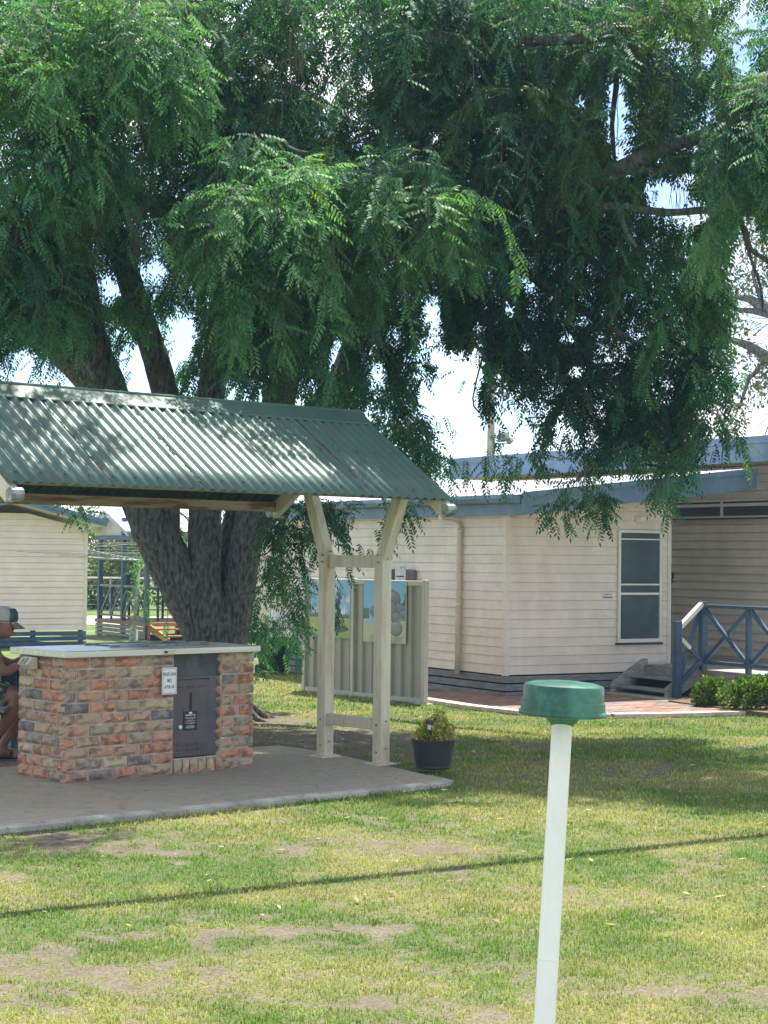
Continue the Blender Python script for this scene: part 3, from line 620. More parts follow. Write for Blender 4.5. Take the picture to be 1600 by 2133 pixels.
g_ = MB().prism([(-0.15, -0.50, 2.50), (-0.27, -0.50, 2.515), (-0.285, -0.50, 2.47), (-0.26, -0.50, 2.42), (-0.15, -0.50, 2.40)], (0, 6.8, 0)).build('gutter', m_blue, mc)
MB().add([(-0.12, -0.49, 2.275), (3.6, -0.49, 2.70), (3.6, 6.2, 2.70), (-0.12, 6.2, 2.275), (-0.12, -0.49, 2.29), (3.6, -0.49, 2.715), (3.6, 6.2, 2.715), (-0.12, 6.2, 2.29)],
         [(0, 3, 2, 1), (4, 5, 6, 7), (0, 1, 5, 4), (1, 2, 6, 5), (2, 3, 7, 6), (3, 0, 4, 7)]).build('soffit', m_creamtrim, mc)
# downpipe
dp = MB().tube([(-0.20, 1.17, 2.42), (-0.20, 1.17, 2.24), (-0.17, 1.14, 2.205), (-0.08, 1.03, 2.19), (-0.06, 0.985, 2.16), (-0.06, 0.98, 2.05), (-0.06, 0.98, 0.26)], 0.036, 12).build('downpipe', m_creamtrim, mc, smooth=True)
for z in (2.08, 1.15): MB().tube([(-0.06, 0.98, z - .012), (-0.06, 0.98, z + .012)], 0.041, 12).build('pipe_collar', m_white, dp)
MB().tube([(-0.07, 5.98, 2.2), (-0.07, 5.98, -0.03)], 0.05, 12).build('downpipe', m_creamtrim, mc, smooth=True)
# window
wn = B('window', m_mesh, mc, 1.76, 2.41, -0.030, -0.012, 0.70, 2.09)
for (a, b, c, d, n_) in [(1.725, 1.762, 0.672, 2.12, 'frame_stile'), (2.405, 2.440, 0.672, 2.12, 'frame_stile'), (1.762, 2.405, 2.085, 2.12, 'frame_rail'), (1.762, 2.405, 0.672, 0.72, 'frame_rail'),
                         (1.762, 2.405, 1.408, 1.43, 'frame_rail'), (1.762, 2.405, 1.285, 1.315, 'frame_rail'), (1.762, 2.405, 1.995, 2.013, 'frame_rail')]:
    B(n_, m_white, wn, a, b, -0.05 if 'stile' in n_ else -0.047, -0.015, c, d, 0.003)
B('sill', m_grip, wn, 1.70, 2.46, -0.055, -0.01, 0.645, 0.668); B('screen_edge', m_slat, wn, 2.385, 2.396, -0.036, -0.031, 0.72, 1.285)
# bulkhead light
bl_ = empty('wall_light', wp(FA, 2.085, -0.02, 2.265), ADEG, 'oval white bulkhead light above the tall window', 'wall light')
MB().lathe([(0.075, 0.0), (0.075, 0.03), (0.06, 0.04)], n=24).build('base', m_white, bl_); bl_.rotation_euler = (R(90), 0, R(ADEG)); bl_.scale = (1.0, 0.75, 1.0)
MB().lathe([(0.058, 0.04), (0.055, 0.06), (0.038, 0.078), (0.012, 0.084)], n=24).build('lens', mat('frosted_lens', (0.85, 0.87, 0.82), 0.15), bl_, smooth=True)
st = empty('maker_sticker', wp(FA, 1.575, -0.017, 1.28), ADEG, 'small white maker sticker with red bar left of the tall window', 'sticker')
B('sticker_back', m_signw, st, -0.075, 0.075, -0.0015, 0.001, -0.015, 0.036); B('red_bar', mat('faded_red', (0.35, 0.13, 0.12), 0.5), st, -0.075, 0.075, -0.0017, 0.001, -0.034, -0.017)
text_mesh('lettering', 'UNiPLEX', 0.036, m_black, st, face_m((0, -0.002, 0.010), (1, 0, 0), (0, 0, 1)), sx=0.95)
# letterboxes on the side wall
for i, yy in enumerate((2.06, 2.47)):
    lb = empty('letterbox', wp(FA, -0.02, yy, 1.30), ADEG, ['grey steel letterbox on cream wall, nearer the downpipe', 'grey steel letterbox on cream wall, half hidden by the shelter post'][i], 'letterbox', 'letterboxes above the fence screen')
    B('box', m_slat, lb, -0.16, 0, 0.0, 0.27, -0.1, 0.275, 0.004); B('front_plate', mat('pale_grey_steel', (0.55, 0.55, 0.57), 0.4), lb, -0.168, -0.161, 0.0, 0.27, -0.1, 0.28, 0.003)
    B('slot', m_black, lb, -0.172, -0.168, 0.04, 0.235, 0.175, 0.19)
    MB().tube([(-0.12, 0.09, 0.275), (-0.12, 0.09, 0.31), (-0.12, 0.19, 0.31), (-0.12, 0.19, 0.275)], 0.006, 6).build('latch', m_galv, lb)

# ------------------------------------------------------------------ REAR BUILDING (wall at x=4.3 of the cabin frame)
rb = empty('rear_building', A0, ADEG, 'taller cream building with blue flat roof edge behind the porch', 'building')
for k in range(24):
    z0, z1 = ZB + k * PB, ZB + (k + 1) * PB - 0.006
    t0, t1 = 0.024, 0.004
    f = [(3, 2, 1, 0), (4, 5, 6, 7), (0, 1, 5, 4), (7, 6, 2, 3), (2, 6, 5, 1), (7, 3, 0, 4)]
    MB().add([(4.3 - t0, -3.4, z0), (4.3 - t0, 6.2, z0), (4.3 - t1, 6.2, z1), (4.3 - t1, -3.4, z1), (4.32, -3.4, z0), (4.32, 6.2, z0), (4.32, 6.2, z1), (4.32, -3.4, z1)], f).build('board', m_cream, rb)
B('wall_body', m_cream, rb, 4.321, 9.0, -3.4, 6.2, 0, 3.04)
B('roof', m_whiteroof, rb, 3.72, 9.3, -3.9, 6.93, 3.08, 3.34)
B('fascia', m_blue, rb, 3.68, 3.712, -3.9, 6.95, 3.05, 3.29); B('fascia_capping', m_blue, rb, 3.66, 3.70, -3.9, 6.97, 3.295, 3.39)
B('end_fascia', m_blue, rb, 3.715, 9.3, 6.94, 6.97, 3.05, 3.39); B('soffit', mat('soffit_sheet', (0.52, 0.47, 0.42), 0.7, 0.05), rb, 3.715, 9.25, -3.9, 6.93, 3.052, 3.078)
ww = B('window', m_glass, rb, 4.262, 4.28, -1.25, 1.88, 2.36, 2.57)
for (c, d) in [(2.335, 2.362), (2.492, 2.535), (2.562, 2.59)]: B('frame_rail', m_creamtrim, ww, 4.245, 4.262, -1.27, 1.90, c, d)
for yy in (1.885, 0.85, -0.19, -1.25): B('mullion', m_creamtrim, ww, 4.238, 4.262, yy - 0.018, yy + 0.018, 2.34, 2.585)
B('sill', m_grip, ww, 4.225, 4.283, -1.3, 1.93, 2.315, 2.333)
ts = empty('toilet_sign', wp(FA, 4.283, 1.965, 1.50), ADEG, 'small dark blue toilet sign beside the white corner trim', 'sign')
B('sign_board', mat('navy_sign', (0.015, 0.02, 0.07), 0.4), ts, -0.004, 0, -0.06, 0.06, -0.08, 0.08)
MB().lathe([(0.010, -0.006), (0.012, 0), (0.010, 0.006)], (-0.005, 0, 0.055), 10).prism([(-0.006, -0.02, -0.02), (-0.006, 0.02, -0.02), (-0.006, 0.012, 0.036), (-0.006, -0.012, 0.036)], (0.002, 0, 0)).box(-0.006, -0.004, -0.008, 0.008, -0.05, -0.02).build('figure', m_signw, ts)

# ------------------------------------------------------------------ DECK, STAIRS, RAILING
dk = empty('timber_deck', A0, ADEG, 'weathered timber deck with steps and blue cross braced railing at the cabin side', 'deck')
yb = -3.6
for i in range(14):
    xx = 2.16 + i * 0.146
    if xx < 2.62: B('deck_board', m_weather, dk, xx, xx + 0.14, yb, -0.03, 0.362, 0.388)
    else: B('deck_board', m_weather, dk, xx, min(xx + 0.14, 4.27), yb, 2.5, 0.362, 0.388)
for z1, z0 in ((0.360, 0.235), (0.222, 0.125), (0.112, 0.0)): B('side_board', m_weather, dk, 2.17, 2.20, yb, -1.16, z0, z1)
B('underfloor_shade', m_gapshade, dk, 2.22, 4.2, yb, 2.4, -0.02, 0.355)
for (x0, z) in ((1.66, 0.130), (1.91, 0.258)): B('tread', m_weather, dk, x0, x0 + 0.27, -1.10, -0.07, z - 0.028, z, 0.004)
B('riser', m_weather, dk, 2.15, 2.17, -1.10, -0.06, 0.20, 0.36); B('stair_shade', m_gapshade, dk, 2.02, 2.14, -1.10, -0.07, 0.055, 0.22)
for y0 in (-0.062, -1.145):
    MB().prism([(1.60, y0, 0.052), (1.60, y0, 0.17), (2.13, y0, 0.46), (2.2, y0, 0.46), (2.2, y0, 0.26), (1.75, y0, 0.052)], (0, 0.032, 0)).build('stringer', m_weather, dk)
YR = -1.16
def post(x, y, z0, z1, w=0.085): return MB().box(x - w / 2, x + w / 2, y - w / 2, y + w / 2, z0, z1).build('rail_post', m_bluedk, dk, bevel=0.004)
post(1.727, YR - 0.04, 0.05, 0.995); post(2.165, YR - 0.005, 0.385, 1.23)
y = YR - 0.83; ps = [YR]
while y > yb: post(2.165, y, 0.388, 1.155, 0.06); ps.append(y); y -= 0.83
MB().beam((1.76, YR - .02, 0.90), (2.13, YR - .02, 1.20), 0.07, 0.05).build('handrail', m_white, dk)  # white paints the sunlight on this dark blue rail
MB().beam((1.77, YR - .02, 0.80), (1.95, YR - .02, 0.655), 0.03, 0.045).build('brace', m_white, dk)  # upper half white as if sunlit, lower half in its own blue
MB().beam((1.95, YR - .02, 0.655), (2.13, YR - .02, 0.50), 0.03, 0.05).build('brace', m_bluedk, dk)
MB().beam((1.77, YR + .02, 0.17), (2.13, YR + .02, 1.13), 0.03, 0.05).build('brace', m_bluedk, dk)
MB().beam((1.76, YR - .02, 0.21), (2.13, YR - .02, 0.50), 0.04, 0.06).build('bottom_rail', m_bluedk, dk)
B('handrail', m_bluedk, dk, 2.13, 2.20, yb, YR - .05, 1.157, 1.197, 0.004); B('bottom_rail', m_bluedk, dk, 2.14, 2.19, yb, YR - .05, 0.46, 0.505, 0.003)
for i in range(len(ps) - 1):
    a, b = ps[i] - 0.05, ps[i + 1] + 0.03
    MB().beam((2.155, a, 1.14), (2.155, b, 0.52), 0.05, 0.035, up=(1, 0, 0)).build('brace', m_bluedk, dk); MB().beam((2.185, a, 0.52), (2.185, b, 1.14), 0.05, 0.035, up=(1, 0, 0)).build('brace', m_bluedk, dk)

# ------------------------------------------------------------------ FENCE SCREEN and its two painted panels
SO = Vector((-0.985, 23.3, -0.05)); SDG = 128.42 - 180
fs = empty('fence_screen', SO, SDG, 'free standing beige steel fence screen of two ribbed panels', 'fence screen')
for (x0, x1) in ((0.035, 1.0), (1.055, 2.385)):
    wl = 0.19; n_ = int((x1 - x0) / wl * 6); mb = MB(); xx = x0; pr = []
    while xx < x1: pr += [(xx, 0.0), (xx + wl * .38, 0.0), (xx + wl * .5, -0.032), (xx + wl * .88, -0.032)]; xx += wl
    pr = [q for q in pr if q[0] < x1] + [(x1, pr[-1][1])]
    for (a, b) in pr: mb.v += [(a, b, 0.08), (a, b, 1.46), (a, b + 0.003, 0.08), (a, b + 0.003, 1.46)]
    for i in range(len(pr) - 1):
        a = i * 4; b = a + 4; mb.f += [(a, b, b + 1, a + 1), (a + 2, a + 3, b + 3, b + 2), (a + 1, b + 1, b + 3, a + 3), (a, a + 2, b + 2, b)]
    mb.build('ribbed_sheet', m_screen, fs)
    B('top_rail', m_screenrail, fs, x0, x1, -0.045, 0.012, 1.45, 1.51, 0.004); B('bottom_rail', m_screenrail, fs, x0, x1, -0.045, 0.012, 0.05, 0.11, 0.004)
for xx in (0.0, 1.025, 2.41): B('fence_post', m_screenrail, fs, xx - 0.03, xx + 0.03, -0.05, 0.02, 0, 1.525, 0.006)
def painting(root_name, x0, x1, z0, z1, func, label):
    o = empty(root_name, tuple(fs.matrix_basis @ Vector((0, 0, 0))) if False else SO, SDG, label, 'painting')
    n_, k = 90, 90; gx_ = np.linspace(0, 1, n_); gz_ = np.linspace(0, 1, k); U, Vv = np.meshgrid(gx_, gz_)
    X = x0 + (x1 - x0) * U; Z = z0 + (z1 - z0) * Vv; P = np.stack([X, np.full_like(X, -0.0615), Z], -1).reshape(-1, 3)
    I = (np.arange(k - 1)[:, None] * n_ + np.arange(n_ - 1)[None]).ravel()
    me_ = np_mesh('painted_face', P, Fq=np.stack([I, I + 1, I + n_ + 1, I + n_], 1)); set_col(me_, 'tint', func(U, Vv).reshape(-1, 3))
    link_mesh('painted_face', me_, m_print, o); B('panel', m_signw, o, x0, x1, -0.061, -0.047, z0, z1)
def col(U, c): return np.broadcast_to(np.array(c), U.shape + (3,)).copy()
def mixc(C, m, c): m = np.clip(m, 0, 1)[..., None]; return C * (1 - m) + np.array(c) * m
def paint1(U, V_):
    C = col(U, (0.22, 0.42, 0.66)); n1 = fbm(U * 3, V_ * 3, 0.6, 12)
    C = mixc(C, (n1 - 0.45) * 4, (0.62, 0.68, 0.76)); g = V_ < 0.36
    C = np.where(g[..., None], mixc(col(U, (0.30, 0.40, 0.10)), (fbm(U * 8, V_ * 20, 1, 3) - .4) * 3, (0.45, 0.42, 0.16)), C)
    tl_ = (V_ > 0.345) & (V_ < 0.38 + 0.05 * vnoise(U * 20, V_ * 0, 1, 8)); C = mixc(C, tl_ * 0.9, (0.08, 0.12, 0.09))
    C = mixc(C, (((U - 0.62) / 0.36) ** 2 + ((V_ - 0.16) / 0.07) ** 2 < 1) * 0.85, (0.05, 0.08, 0.035))
    C = mixc(C, (V_ < 0.1) * .6, (0.20, 0.30, 0.08))
    wb = 0.02 * np.sin(V_ * 25) + 0.015 * np.sin(V_ * 61)
    l1 = (np.abs(U - (0.53 + 0.12 * np.maximum(0, 0.45 - V_)) - wb) < 0.05 + 0.09 * np.clip(0.4 - V_, 0, 1)) & (V_ > 0.16) & (V_ < 0.84)
    l2 = (np.abs(U - (0.73 - 0.05 * (0.75 - V_)) + wb) < 0.05 + 0.12 * np.clip(0.4 - V_, 0, 1)) & (V_ > 0.14) & (V_ < 0.78)
    s = fbm(U * 12, V_ * 6, 1, 20)
    C = np.where((l1 | l2)[..., None], col(U, (0.035, 0.045, 0.055)) + s[..., None] * 0.05, C)
    C = mixc(C, (U < 0.32) * (V_ > 0.4) * ((fbm(U * 9, V_ * 9, 1, 41) > 0.56)) * .8, (0.20, 0.27, 0.20)); return C
def paint2(U, V_):
    C = col(U, (0.20, 0.42, 0.60)); C = C + (0.06 * (1 - V_))[..., None]
    r_ = np.random.default_rng(5)
    def blob(cx, cy, rx, ry, c):
        nonlocal C
        d = ((U - cx) / rx) ** 2 + ((V_ - cy) / ry) ** 2; sh__ = np.clip(1.15 - 0.45 * ((U - cx) / rx * 0.5 - (V_ - cy) / ry * 0.9), .4, 1.6)
        cc = np.array(c)[None, None] * sh__[..., None] * (0.85 + .3 * fbm(U * 14, V_ * 14, 1, 7))[..., None]
        edge = (d < 1.0) & (d > 0.80); C = np.where((d < 1)[..., None], cc, C); C = np.where(edge[..., None], C * 0.45, C)
    C = mixc(C, (U > 0.78) * (V_ > 0.6) * (V_ < 0.8) * (fbm(U * 16, V_ * 8, 1, 3) > 0.5), (0.06, 0.13, 0.10))
    C = mixc(C, (U < 0.14) * (V_ > 0.38) * (V_ < 0.55) * .9, (0.05, 0.13, 0.13))
    for (a, b, c, d) in [(0.55, 0.78, .12, .09), (0.64, 0.83, .09, .04), (0.72, 0.70, .16, .14), (0.56, 0.66, .13, .12), (0.85, 0.55, .14, .10), (0.68, 0.52, .12, .14), (0.95, 0.45, .1, .1), (0.46, 0.5, .1, .16), (0.78, 0.40, .16, .10), (0.3, 0.5, .14, .1), (0.9, 0.3, .16, .12), (0.6, 0.36, .12, .1)]:
        blob(a, b, c, d, (0.15, 0.17, 0.18))
    blob(0.5, 0.6, .035, .1, (0.5, 0.5, .45))
    C = mixc(C, (V_ < 0.27 + 0.10 * U) * 1.0, (0.50, 0.47, 0.34)); blob(0.52, 0.30, .22, .08, (0.5, 0.48, 0.40)); blob(0.78, 0.24, .15, .12, (0.22, 0.23, 0.21))
    C = mixc(C, (V_ < 0.12) * (fbm(U * 6, V_ * 12, 1, 6) > .42) * .8, (0.30, 0.33, 0.22)); C = mixc(C, (U < 0.16) * (V_ < 0.36) * .8, (0.50, 0.47, 0.33)); return C
painting('landscape_painting', 0.155, 0.995, 0.765, 1.50, paint1, 'outdoor painting of a twin trunked dead stump under blue sky')
painting('landscape_painting', 1.275, 2.10, 0.745, 1.505, paint2, 'outdoor painting of stacked grey boulders beside water')
B('footing', m_concedge, fs, 2.31, 2.52, -0.1, 0.08, 0.0, 0.062, 0.01)

# ------------------------------------------------------------------ SMALL THINGS NEAR
# planter
pp = at(902, 1600, 0.10); PXY = Vector((pp.x, pp.y + 0.0, 0.10))
pt = empty('planter_pot', PXY, 0, 'charcoal barrel shaped plastic pot on the corner of the slab', 'pot')
MB().lathe([(0.128, 0), (0.134, 0.012), (0.132, 0.028), (0.136, 0.030), (0.158, 0.175), (0.163, 0.177), (0.170, 0.215), (0.173, 0.218), (0.173, 0.226), (0.160, 0.226), (0.155, 0.18)], n=40, cap1=False).build('pot_body', m_pot, pt, smooth=False)
MB().lathe([(0.157, 0.17), (0.157, 0.185)], n=32).build('potting_soil', m_soilp, pt)
def leaf_cloud(name, centers, n_, size, cols, parent=None, mat_=None, seed=1, up=0.3):
    g = np.random.default_rng(seed); c = np.array([q[:3] for q in centers]); rr = np.array([q[3] for q in centers])
    idx = g.choice(len(centers), n_, p=rr ** 2 / np.sum(rr ** 2)); d = g.normal(size=(n_, 3)); d /= np.linalg.norm(d, axis=1)[:, None]
    P = c[idx] + d * (rr[idx] * (0.55 + 0.5 * g.random(n_)))[:, None]
    ax = d + g.normal(size=(n_, 3)) * 0.6 + np.array([0, 0, up]); ax /= np.linalg.norm(ax, axis=1)[:, None]
    sd = np.cross(ax, g.normal(size=(n_, 3))); sd /= np.linalg.norm(sd, axis=1)[:, None]; s = size * g.uniform(0.6, 1.3, n_)[:, None]
    nn = np.cross(ax, sd)
    v = np.stack([P, P + ax * s * .5 + sd * s * .28 + nn * s * .06, P + ax * s, P + ax * s * .5 - sd * s * .28 + nn * s * .06], 1).reshape(-1, 3)
    k = np.arange(n_)[:, None] * 4; T = np.concatenate([k + [0, 1, 2], k + [0, 2, 3]], 0)
    me_ = np_mesh(name, v, Ft=T); cc = np.array(cols)[g.integers(0, len(cols), n_)] * g.uniform(0.8, 1.2, (n_, 1)); set_col(me_, 'tint', np.repeat(cc, 4, 0))
    return link_mesh(name, me_, mat_ or m_leaf, parent)
YL = [(0.62, 0.57, 0.12), (0.58, 0.54, 0.16), (0.55, 0.50, 0.09), (0.50, 0.45, 0.12), (0.22, 0.26, 0.05), (0.10, 0.17, 0.04), (0.6, 0.56, 0.22), (0.30, 0.28, 0.06)]
vs_ = empty('variegated_shrub', PXY + Vector((0, 0, 0.2)), 0, 'yellow and green variegated shrub growing in the barrel pot', 'shrub')
leaf_cloud('foliage', [(-.09, -.02, .04, .07), (-.05, 0, .09, .07), (.0, -.05, .05, .07), (.06, 0, .08, .08), (.10, .0, .05, .065), (.055, .02, .15, .06), (.05, .02, .20, .045), (-.04, .04, .13, .05), (.11, .03, .10, .05), (0, .05, .08, .08)], 3000, 0.026, YL, vs_, m_yellowleaf)
for k in range(5): MB().tube([(0.0, 0, -0.01), (random.uniform(-.04, .04), random.uniform(-.04, .04), .06), (random.uniform(-.09, .09), random.uniform(-.04, .04), .14)], 0.004, 5).build('stem', m_twig, vs_)
sla = empty('solar_light', PXY + Vector((-0.035, -0.10, 0.19)), 0, 'small dark green solar stake light stuck in the barrel pot', 'garden light')
MB().lathe([(0.008, -0.03), (0.009, 0.12)], n=10).build('stake', mat('dark_green_plastic', (0.01, 0.05, 0.045), 0.4), sla)
MB().lathe([(0.014, 0.12), (0.016, 0.16)], n=16).build('lens', m_lampw, sla); MB().lathe([(0.026, 0.16), (0.026, 0.19), (0.020, 0.194)], n=20).build('lamp_cap', m_grip, sla)
# foreground pole with green cap
a = atY(1134, 2133, 5.45); b = atY(1172, 1492, 5.72); dpo = (b - a).normalized(); base = a - dpo * (a.z / dpo.z)
wpz = empty('service_pole', base, 0, 'leaning white plastic pole with round green plastic cap in the foreground', 'pole')
L_ = (b - base).length
wpz.rotation_mode = 'QUATERNION'; wpz.rotation_quaternion = dpo.to_track_quat('Z', 'Y')
MB().lathe([(0.0325, 0), (0.0325, L_)], n=32).build('pipe', m_polew, wpz, smooth=False)
MB().lathe([(0.0345, L_ * .42), (0.0345, L_ * .42 + .004)], n=32).build('joint_seam', m_polew, wpz)
cpp = MB().lathe([(0.036, L_ - 0.03), (0.040, L_ - 0.022), (0.060, L_ - 0.002), (0.128, L_ + 0.0020), (0.1385, L_ + 0.0040), (0.1405, L_ + 0.0100), (0.1385, L_ + 0.0170), (0.1350, L_ + 0.0200), (0.1345, L_ + 0.0202), (0.1325, L_ + 0.0470), (0.1295, L_ + 0.0504), (0.1290, L_ + 0.0554), (0.1275, L_ + 0.0941), (0.1245, L_ + 0.0991), (0.10, L_ + 0.1067), (0.05, L_ + 0.1117), (0.004, L_ + 0.1126)], n=64).build('cap', m_capg, wpz, smooth=True)
cpp.data.shade_smooth(); es = cpp.modifiers.new('e', 'EDGE_SPLIT'); es.split_angle = R(35)
cpp.data.transform(Matrix.Translation((0, 0, -L_))); cpp.location = (0, 0, L_)
cpp.rotation_mode = 'QUATERNION'; cpp.rotation_quaternion = wpz.rotation_quaternion.inverted() @ Matrix.Rotation(R(2.2), 3, 'Y').to_quaternion()

# shrubs by the deck
m_mb = MB().prism([(1.30, -1.55, 0.012), (1.22, -2.2, 0.012), (1.2, -3.6, 0.012), (2.16, -3.6, 0.012), (2.16, -1.3, 0.012), (1.7, -1.3, 0.012)], (0, 0, 0.05)).build('mulch_bed', m_mulch, None)
m_mb.location = A0; m_mb.rotation_euler = (0, 0, R(ADEG)); tag(m_mb, 'strip of straw mulch under the deck shrubs', kind='structure')
GL = [(0.06, 0.13, 0.025), (0.09, 0.18, 0.03), (0.20, 0.26, 0.04), (0.05, 0.10, 0.02)]
p = at(1478, 1472, 0.05); s1 = empty('leafy_shrub', p, 0, 'smaller round green shrub next to the foot of the railing', 'shrub', 'shrubs along the deck')
leaf_cloud('foliage', [(-.03, .1, .12, .14), (.1, .12, .13, .12), (.0, .1, .24, .10), (-.10, .1, .1, .10), (.12, .1, .25, .08)], 2200, 0.04, GL, s1, m_leaf, 2)
MB().tube([(0, .1, 0), (0, .1, .2)], .012, 6).build('stem', m_twig, s1)
p = at(1570, 1480, 0.05); s2 = empty('leafy_shrub', p, 0, 'wider green shrub at the right edge in front of the deck', 'shrub', 'shrubs along the deck')
leaf_cloud('foliage', [(-.25, .1, .14, .14), (-.08, .08, .16, .17), (.1, .1, .2, .17), (.28, .1, .17, .17), (.05, .15, .28, .12), (-.12, .1, .26, .11), (.25, .1, .3, .12), (.45, .1, .2, .18)], 5200, 0.04, GL, s2, m_leaf, 3)
MB().tube([(0, .1, 0), (0, .1, .2)], .012, 6).build('stem', m_twig, s2)
# bin and bag
p = at(570, 1404, 0); bn = empty('wheelie_bin', p, 31, 'dark green wheeled bin standing behind the tree by the cabin corner', 'bin')
MB().add([(-.16, -.16, .05), (.16, -.16, .05), (.16, .16, .05), (-.16, .16, .05), (-.2, -.21, .50), (.2, -.21, .50), (.2, .21, .50), (-.2, .21, .50)], [(0, 3, 2, 1), (4, 5, 6, 7), (0, 1, 5, 4), (1, 2, 6, 5), (2, 3, 7, 6), (3, 0, 4, 7)]).build('bin_body', m_bin, bn, bevel=.02)
B('lid', m_bin, bn, -.22, .22, -.23, .23, .505, .54, .012)
for s in (-1, 1): MB().tube([(s * .17, .14, .07), (s * .21, .14, .07)], .07, 14).build('wheel', m_rubber, bn)
bgp = empty('white_bag', p + Vector((0.02, 0, 0.54)), 0, 'crumpled white plastic bag resting on the bin lid', 'bag')
bmm = bmesh.new(); bmesh.ops.create_icosphere(bmm, subdivisions=3, radius=1)
for v in bmm.verts:
    q = v.co.copy(); n_ = 0.8 + 0.25 * math.sin(q.x * 5 + q.z * 3) * math.cos(q.y * 7) + random.uniform(-.05, .05)
    v.co = Vector((q.x * .15 * n_, q.y * .15 * n_, (q.z * .22 * n_ + .20) if q.z > -.85 else 0.0)); v.co.z = max(0, v.co.z)
me = bpy.data.meshes.new('bag_body'); bmm.to_mesh(me); link_mesh('bag_body', me, m_bag, bgp)

# ------------------------------------------------------------------ LEFT CABIN
m_creambounce = mat('cream_bounce_tint', (0.86, 0.71, 0.655), 0.6, 0.04, 3, rnd=0.02)  # cream copy tinted pinker to offset green bounced light
lc = empty('left_cabin', (-5.616, 34.03, 0), ADEG, 'cream gabled cabin with blue fascia at the left edge', 'cabin')
AP = -1.54
for k in range(22):
    z0, z1 = 0.30 + k * 0.1145, 0.30 + (k + 1) * 0.1145 - .004
    hr = lambda z: min(0.0, (2.20 - z) / 0.245 * 1.0 + 0.0) if z > 2.20 else 0.0
    e0, e1 = hr(z0), hr(z1)
    if e1 < AP: break
    wboard([(2 * AP - e0, z0), (e0 - .04, z0), (e1 - .04, z1), (2 * AP - e1, z1)], 'x', lc, m_creambounce)
B('wall_body', m_cream, lc, 2 * AP, -0.02, 0.021, 5, 0.3, 2.15)
B('corner_trim', m_creamtrim, lc, -0.045, 0.02, -0.022, 0.04, 0.29, 2.22)
for k in range(3): B('skirt_slat', m_bluedk, lc, 2 * AP, 0.01, -0.02, 0.0, 0.20 - k * 0.095, 0.275 - k * 0.095)
for xx in (-0.06, -1.0, -2.0, -3.0): B('stump', m_bluedk, lc, xx - .05, xx + .03, 0.03, 0.1, -0.02, 0.30)
for s, e in ((1, 0.24), (-1, 2 * AP - 0.24)):
    xa, za, xb, zb_ = AP, 2.66, e, 2.24
    MB().prism([(xa, -0.40, za), (xb, -0.40, zb_), (xb, -0.40, zb_ + .12), (xa, -0.40, za + .13)], (0, 0.03, 0)).build('gable_fascia', m_blue, lc)
    MB().prism([(xa, -0.42, za + .07), (xb, -0.42, zb_ + .06), (xb, -0.42, zb_ + .13), (xa, -0.42, za + .145)], (0, 0.018, 0)).build('fascia_capping', m_blue, lc)
    MB().prism([(xa, -0.38, za + .10), (xb, -0.38, zb_ + .085), (xb, -0.38, zb_ + .125), (xa, -0.38, za + .14)], (0, 5.8, 0)).build('roof', m_whiteroof, lc)
    MB().prism([(xa, -0.37, za - .0), (xb, -0.37, zb_ - .0), (xb, -0.37, zb_ + .012), (xa, -0.37, za + .012)], (0, 5.7, 0)).build('soffit', m_creamtrim, lc)

# ------------------------------------------------------------------ PAVILION CABIN WITH DECK
pvn = empty('verandah_cabin', (-4.818, 36.55, 0), ADEG, 'small cabin with blue posted verandah and orange steps seen past the tree', 'cabin')
B('deck_floor', m_deckb, pvn, 0, 2.2, 0, 2.7, 0.27, 0.345)
for k in range(4): B('skirt_slat', m_slat, pvn, -0.02, 0.0, 0.0, 2.62, 0.19 - k * 0.085, 0.255 - k * 0.085)
for xx, yy in ((0.05, 0.06), (0.05, 1.27), (0.05, 2.55), (1.9, 0.06), (1.9, 2.6)): B('verandah_post', m_bluedk, pvn, xx - .045, xx + .045, yy - .045, yy + .045, -0.02, 2.10)
B('verandah_beam', m_bluedk, pvn, -0.0, 0.09, 0.0, 2.7, 2.03, 2.13); B('king_post', m_bluedk, pvn, 0.0, 0.09, 1.22, 1.32, 2.13, 2.50)
for y0, y1 in ((0.1, 1.22), (1.32, 2.5)):
    B('handrail', m_slat, pvn, 0.02, 0.09, y0, y1, 1.04, 1.09); B('bottom_rail', m_slat, pvn, 0.03, 0.07, y0, y1, 0.42, 0.46)
    ym = (y0 + y1) / 2
    B('baluster', m_bluedk, pvn, 0.03, 0.07, ym - .02, ym + .02, 0.345, 1.04)
    for a_, b_ in ((y0, ym), (ym, y1)):
        MB().beam((0.04, a_, 1.03), (0.04, b_, 0.46), 0.045, 0.03, up=(1, 0, 0)).build('brace', m_slat, pvn); MB().beam((0.075, a_, 0.46), (0.075, b_, 1.03), 0.045, 0.03, up=(1, 0, 0)).build('brace', m_bluedk, pvn)
AY = 1.92
MB().prism([(0.1, 0.75, 2.13), (0.1, 3.1, 2.13), (0.1, AY, 2.56)], (0.03, 0, 0)).build('gable_infill', m_socket, pvn)
for e in (0.70, 3.25):
    MB().prism([(-0.12, AY, 2.54), (-0.12, e, 2.10), (-0.12, e, 2.20), (-0.12, AY, 2.66)], (0.03, 0, 0)).build('gable_fascia', mat('pale_blue_grey', (0.38, 0.42, 0.50), .5), pvn)
    MB().prism([(-0.15, AY, 2.645), (-0.15, e, 2.185), (-0.15, e, 2.22), (-0.15, AY, 2.68)], (5, 0, 0)).build('roof', m_whiteroof, pvn)
for k in range(16): MB().box(2.2, 2.23, -1.5, 3.1, 0.3 + k * .115, 0.3 + (k + 1) * .115 - .006).build('board', m_cream, pvn)
B('wall_body', m_cream, pvn, 2.235, 5, -1.5, 3.1, 0.3, 2.12); B('soffit', m_creamtrim, pvn, 0.14, 2.2, 0.8, 3.1, 2.14, 2.16)
